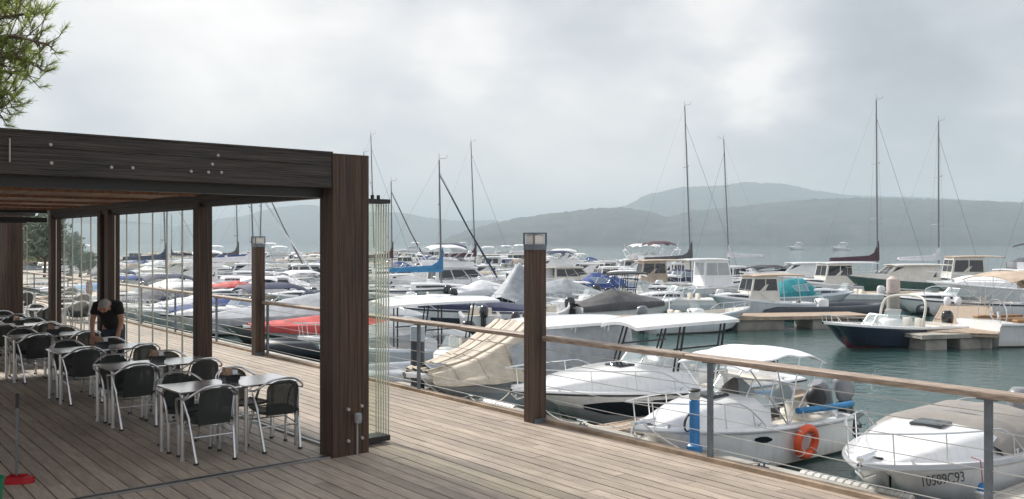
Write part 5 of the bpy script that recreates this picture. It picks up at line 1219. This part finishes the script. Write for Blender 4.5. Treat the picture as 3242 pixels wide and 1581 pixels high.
# ------------------------------------------------------------ breakwater, far bank at left, far buildings
mb = MB(); rr = random.Random(9)
def bwl(u): return X(420+u*860, 205-u*12), 205-u*12
for i in range(900):
    u = rr.random(); x, d = bwl(u); e = rr.uniform(-3.5, 3.5); hgt = max(.1, 2.0-abs(e)*.5)*(1 if u < .75 else (1-u)/.25*.8+.2); r = rr.uniform(.5, 1.1)
    z = WATER+hgt*rr.uniform(.3, 1)-.2; q = rotm('Z', rr.uniform(0, 180)) @ rotm('X', rr.uniform(-30, 30)); mb.ell((x, d+e, z), (r, r*rr.uniform(.6, .9), r*rr.uniform(.45, .7)), 6, 4, 0, q, .8)
tag(mb.build('breakwater', mat('pale_rock', (.50, .42, .33), .9, var=.3, vscale=.8, island=.25), smooth=0), kind='structure')
sp_ = make_standing_person(); x_, d_ = bwl((814-420)/860); sp_.location = (x_, d_, WATER+2.0); sp_.rotation_euler = (0, 0, .4)
def tree(px, d, hgt, rad, label, seed, z0=WATER+.6, trunk=.15, dens=1400, m=None, group='trees on the far bank'):
    t = thing('tree', label, 'tree', (X(px, d), d, z0), 0, group); rr = random.Random(seed)
    mb = MB(); mb.tube([(0, 0, 0), (.1, 0, hgt*.35), (-.05, .1, hgt*.8)], [trunk, trunk*.7, trunk*.3], 8)
    cl = []
    for i in range(16):
        a = rr.uniform(0, 2*pi); zz = hgt*rr.uniform(.4, .92); r = rad*rr.uniform(.3, .8)*(1-abs(zz/hgt-.6)*.9); p = Vector((r*cos(a), r*sin(a), zz)); cl.append((p, rad*rr.uniform(.28, .5))); mb.tube([(0, 0, zz*.7), p], [trunk*.3, .02], 5)
    mb.build('trunk', M_wood, t); mb = MB()
    for i in range(dens):
        c, r = rr.choice(cl); v = Vector((rr.gauss(0, 1), rr.gauss(0, 1), rr.gauss(0, .7))).normalized()*r*rr.uniform(.5, 1.05); s = rad*.07*rr.uniform(.6, 1.4); n = Vector((rr.gauss(0, 1), rr.gauss(0, 1), rr.gauss(0, 1))).normalized(); a = n.orthogonal().normalized()*s; b = n.cross(a)
        p = c+v; mb.add([p-a, p-b*.6, p+a, p+b*.6], [(0, 1, 2, 3)])
    mb.build('crown', m or M_leaf, t, 0); return t
M_leaf = mat('dark_leaves', (.12, .16, .10), .7, island=.45)
tree(222, 80, 4.6, 1.3, 'dark rounded tree seen through the farther side glass, left one', 1); tree(252, 84, 2.6, 1.2, 'lower dark tree right beside the rounded one', 2); tree(280, 95, 2.4, 1.3, 'small distant tree at the right of the tree pair', 3)
tree(60, 105, 8.5, 4.5, 'broad green tree behind the farther pergola at the left edge', 4); tree(140, 90, 5.5, 3.0, 'pale green tree behind the quayside building', 5)
bd = thing('quayside_building', 'low beige building with flat roof seen through the end glass at left', 'building', (X(118, 118), 118, WATER+1.6), .1)
mb = MB(); mb.box((0, 0, 1.5), (9, 6, 3.0)); mb.build('wall', mat('ochre_render', (.50, .40, .26), .85, var=.15), bd)
mb = MB(); mb.box((0, 0, 3.08), (9.6, 6.6, .16)); mb.build('roof', mat('roof_tiles', (.35, .16, .10), .85, var=.3), bd)
for i in range(4): mb = MB(); mb.box((-3.2+i*2.1, -3.01, 1.6), (1.1, .06, 1.3)); mb.build('window', M_glass, bd)
mb = MB(); mb.box((-70, 92, WATER+.2), (60, 50, 1.0)); tag(mb.build('far_bank', M_conc), kind='structure')
# houses on the hill
rr = random.Random(12); k_ = 0
for (px, py, d) in ((2715, 645, 2300), (2738, 644, 2300), (2755, 678, 2180), (2780, 648, 2300), (3025, 753, 1900), (3068, 762, 1880), (3225, 674, 2200), (2865, 700, 2100), (2905, 716, 2050), (2985, 712, 2060), (3140, 722, 2040), (2310, 716, 2060), (2290, 717, 2060), (1835, 758, 1800), (2600, 735, 1950), (2420, 742, 1900)):
    k_ += 1; z = CAM_H+(HOR-py)/F_PX*d; w = rr.uniform(12, 22)
    t = thing('hillside_house', f'tiny white house on the far wooded slope, number {k_} from the start' if False else f'tiny pale house on the far slope at about {round(px/3242*100, 1)} percent across the view', 'house', (X(px, d), d, z), rr.uniform(-.4, .4), 'houses on the far hillside')
    mb = MB(); mb.box((0, 0, -2), (w, 9, 12)); mb.build('wall', mat('white_render', (.75, .73, .68), .85), t)
    mb = MB(); mb.loft([[(-w/2-.5, -5.2, 4), (-w/2-.5, 0, 6.4), (-w/2-.5, 5.2, 4)], [(w/2+.5, -5.2, 4), (w/2+.5, 0, 6.4), (w/2+.5, 5.2, 4)]], True, True, True); mb.build('roof', MATS['roof_tiles'], t)
# distant craft on the open water
for px, d in ((1455, 420), (1300, 320), (2660, 480), (2520, 520)):
    o = copy_tree(protos[[p[0] for p in protos].index('white flybridge yacht')][1]) if protos[14][2] else None
    if o: o.location = (X(px, d), d, WATER); o.rotation_euler = (0, 0, radians(185)); o.scale = (1, 1, 1); o['label'] = {1455: 'distant white yacht on open water above the mast row', 1300: 'distant white yacht on open water right of the folded glass', 2660: 'distant yacht left of the maroon boom cover on open water', 2520: 'distant yacht on open water farther left'}[px]; o['group'] = 'distant yachts on the open water'

# ------------------------------------------------------------ pine branch at upper left
pt = thing('pine_tree', 'pine tree with green needle tufts hanging into the upper left corner', 'tree', (-5.4, 6.2, 0), 0)
rr = random.Random(77); mb = MB(); mb.tube([(0, 0, 0), (.1, .05, 2), (-.05, .1, 4.2), (.1, .1, 6.5)], [.22, .19, .16, .10], 10)
needles = MB(); tips = []
def pxp(px, py, d): return Vector((X(px, d), d, CAM_H+(HOR-py)/F_PX*d))-Vector((-5.4, 6.2, 0))
def tuft(p, dr, ln, n):
    for i in range(n):
        u = rr.random(); base = p-dr*ln*.9*u; v = (dr*rr.uniform(.5, 1.3)+Vector((rr.gauss(0, 1), rr.gauss(0, 1), rr.gauss(0, 1)))*.42).normalized(); l = ln*rr.uniform(.45, .8); s = v.orthogonal().normalized()*.0016
        q = Matrix.Rotation(rr.uniform(0, 6.28), 3, v) @ s; needles.add([base-q, base+q, base+v*l+q*.4, base+v*l-q*.4], [(0, 1, 2, 3)])
limbs = [((-150, 250), (-60, 40), (60, -30)), ((-180, 200), (-40, 70), (120, 40)), ((-180, 230), (0, 120), (150, 140)), ((-200, 260), (-20, 180), (110, 200)), ((-200, 300), (-30, 230), (90, 240)), ((-200, 330), (-50, 280), (40, 300)), ((-180, 380), (-60, 330), (-10, 350)), ((-160, 140), (-40, 10), (30, 60)), ((-160, 160), (0, 0), (90, -10)), ((-200, 200), (-90, 150), (10, 130)), ((-200, 300), (-100, 190), (20, 210))]
for li, lm in enumerate(limbs):
    dd = 6.3+rr.uniform(-.5, .5); pts = [pxp(x-60 if i == 0 else x, y, dd+.15*i*rr.uniform(-1, 1)) for i, (x, y) in enumerate(lm)]
    st_ = Vector((.05, .1, 2.9+.25*li)) ; path = rpath([st_]+pts, 6); mb.tube(path, [.035*(1-i/len(path))+.004 for i in range(len(path))], 6)
    n = len(path)
    for i in range(n//3, n):
        for k_ in range(4):
            b = path[i]; a = rr.uniform(0, 2*pi); dr = Vector((rr.gauss(.35, .6), rr.gauss(0, .5), rr.gauss(.15, .6))).normalized(); ln = rr.uniform(.05, .24)*(1.1 if i < n-3 else .8)
            m1 = b+dr*ln*.6+Vector((0, 0, -.02)); e = b+dr*ln+Vector((0, 0, rr.uniform(0, .05))); mb.tube([b, m1, e], [.004, .003, .0025], 4); tuft(e, (e-m1).normalized(), .075, 44)
mb.build('trunk', mat('pine_bark', (.10, .075, .055), .9, var=.4, bump=.8), pt, 60); 
nm_ = mat('pine_needles', (.16, .21, .06), .6, island=.45); t_ = nm_.node_tree; tl = t_.nodes.new('ShaderNodeBsdfTranslucent'); tl.inputs[0].default_value = (.34, .42, .10, 1); mxn = t_.nodes.new('ShaderNodeMixShader'); mxn.inputs[0].default_value = .5
t_.links.new(t_.nodes['Principled BSDF'].outputs[0], mxn.inputs[1]); t_.links.new(tl.outputs[0], mxn.inputs[2]); t_.links.new(mxn.outputs[0], t_.nodes['Material Output'].inputs[0]); needles.build('crown', nm_, pt, 0)

# ------------------------------------------------------------ sea haze
mb = MB(); mb.box((0, 7000, 160), (22000, 14400, 330)); hz = mb.build('haze', None, None, 0); hz.data.materials.clear()
hm = bpy.data.materials.new('sea_haze'); hm.use_nodes = True; t_ = hm.node_tree; t_.nodes.clear(); o_ = t_.nodes.new('ShaderNodeOutputMaterial'); pv = t_.nodes.new('ShaderNodeVolumePrincipled')
pv.inputs['Color'].default_value = (.75, .91, 1.0, 1); pv.inputs['Density'].default_value = HAZE; pv.inputs['Anisotropy'].default_value = .0; t_.links.new(pv.outputs[0], o_.inputs['Volume']); hz.data.materials.append(hm); tag(hz, kind='stuff'); hz['label'] = 'thin pale blue sea haze lying over the bay and hills'
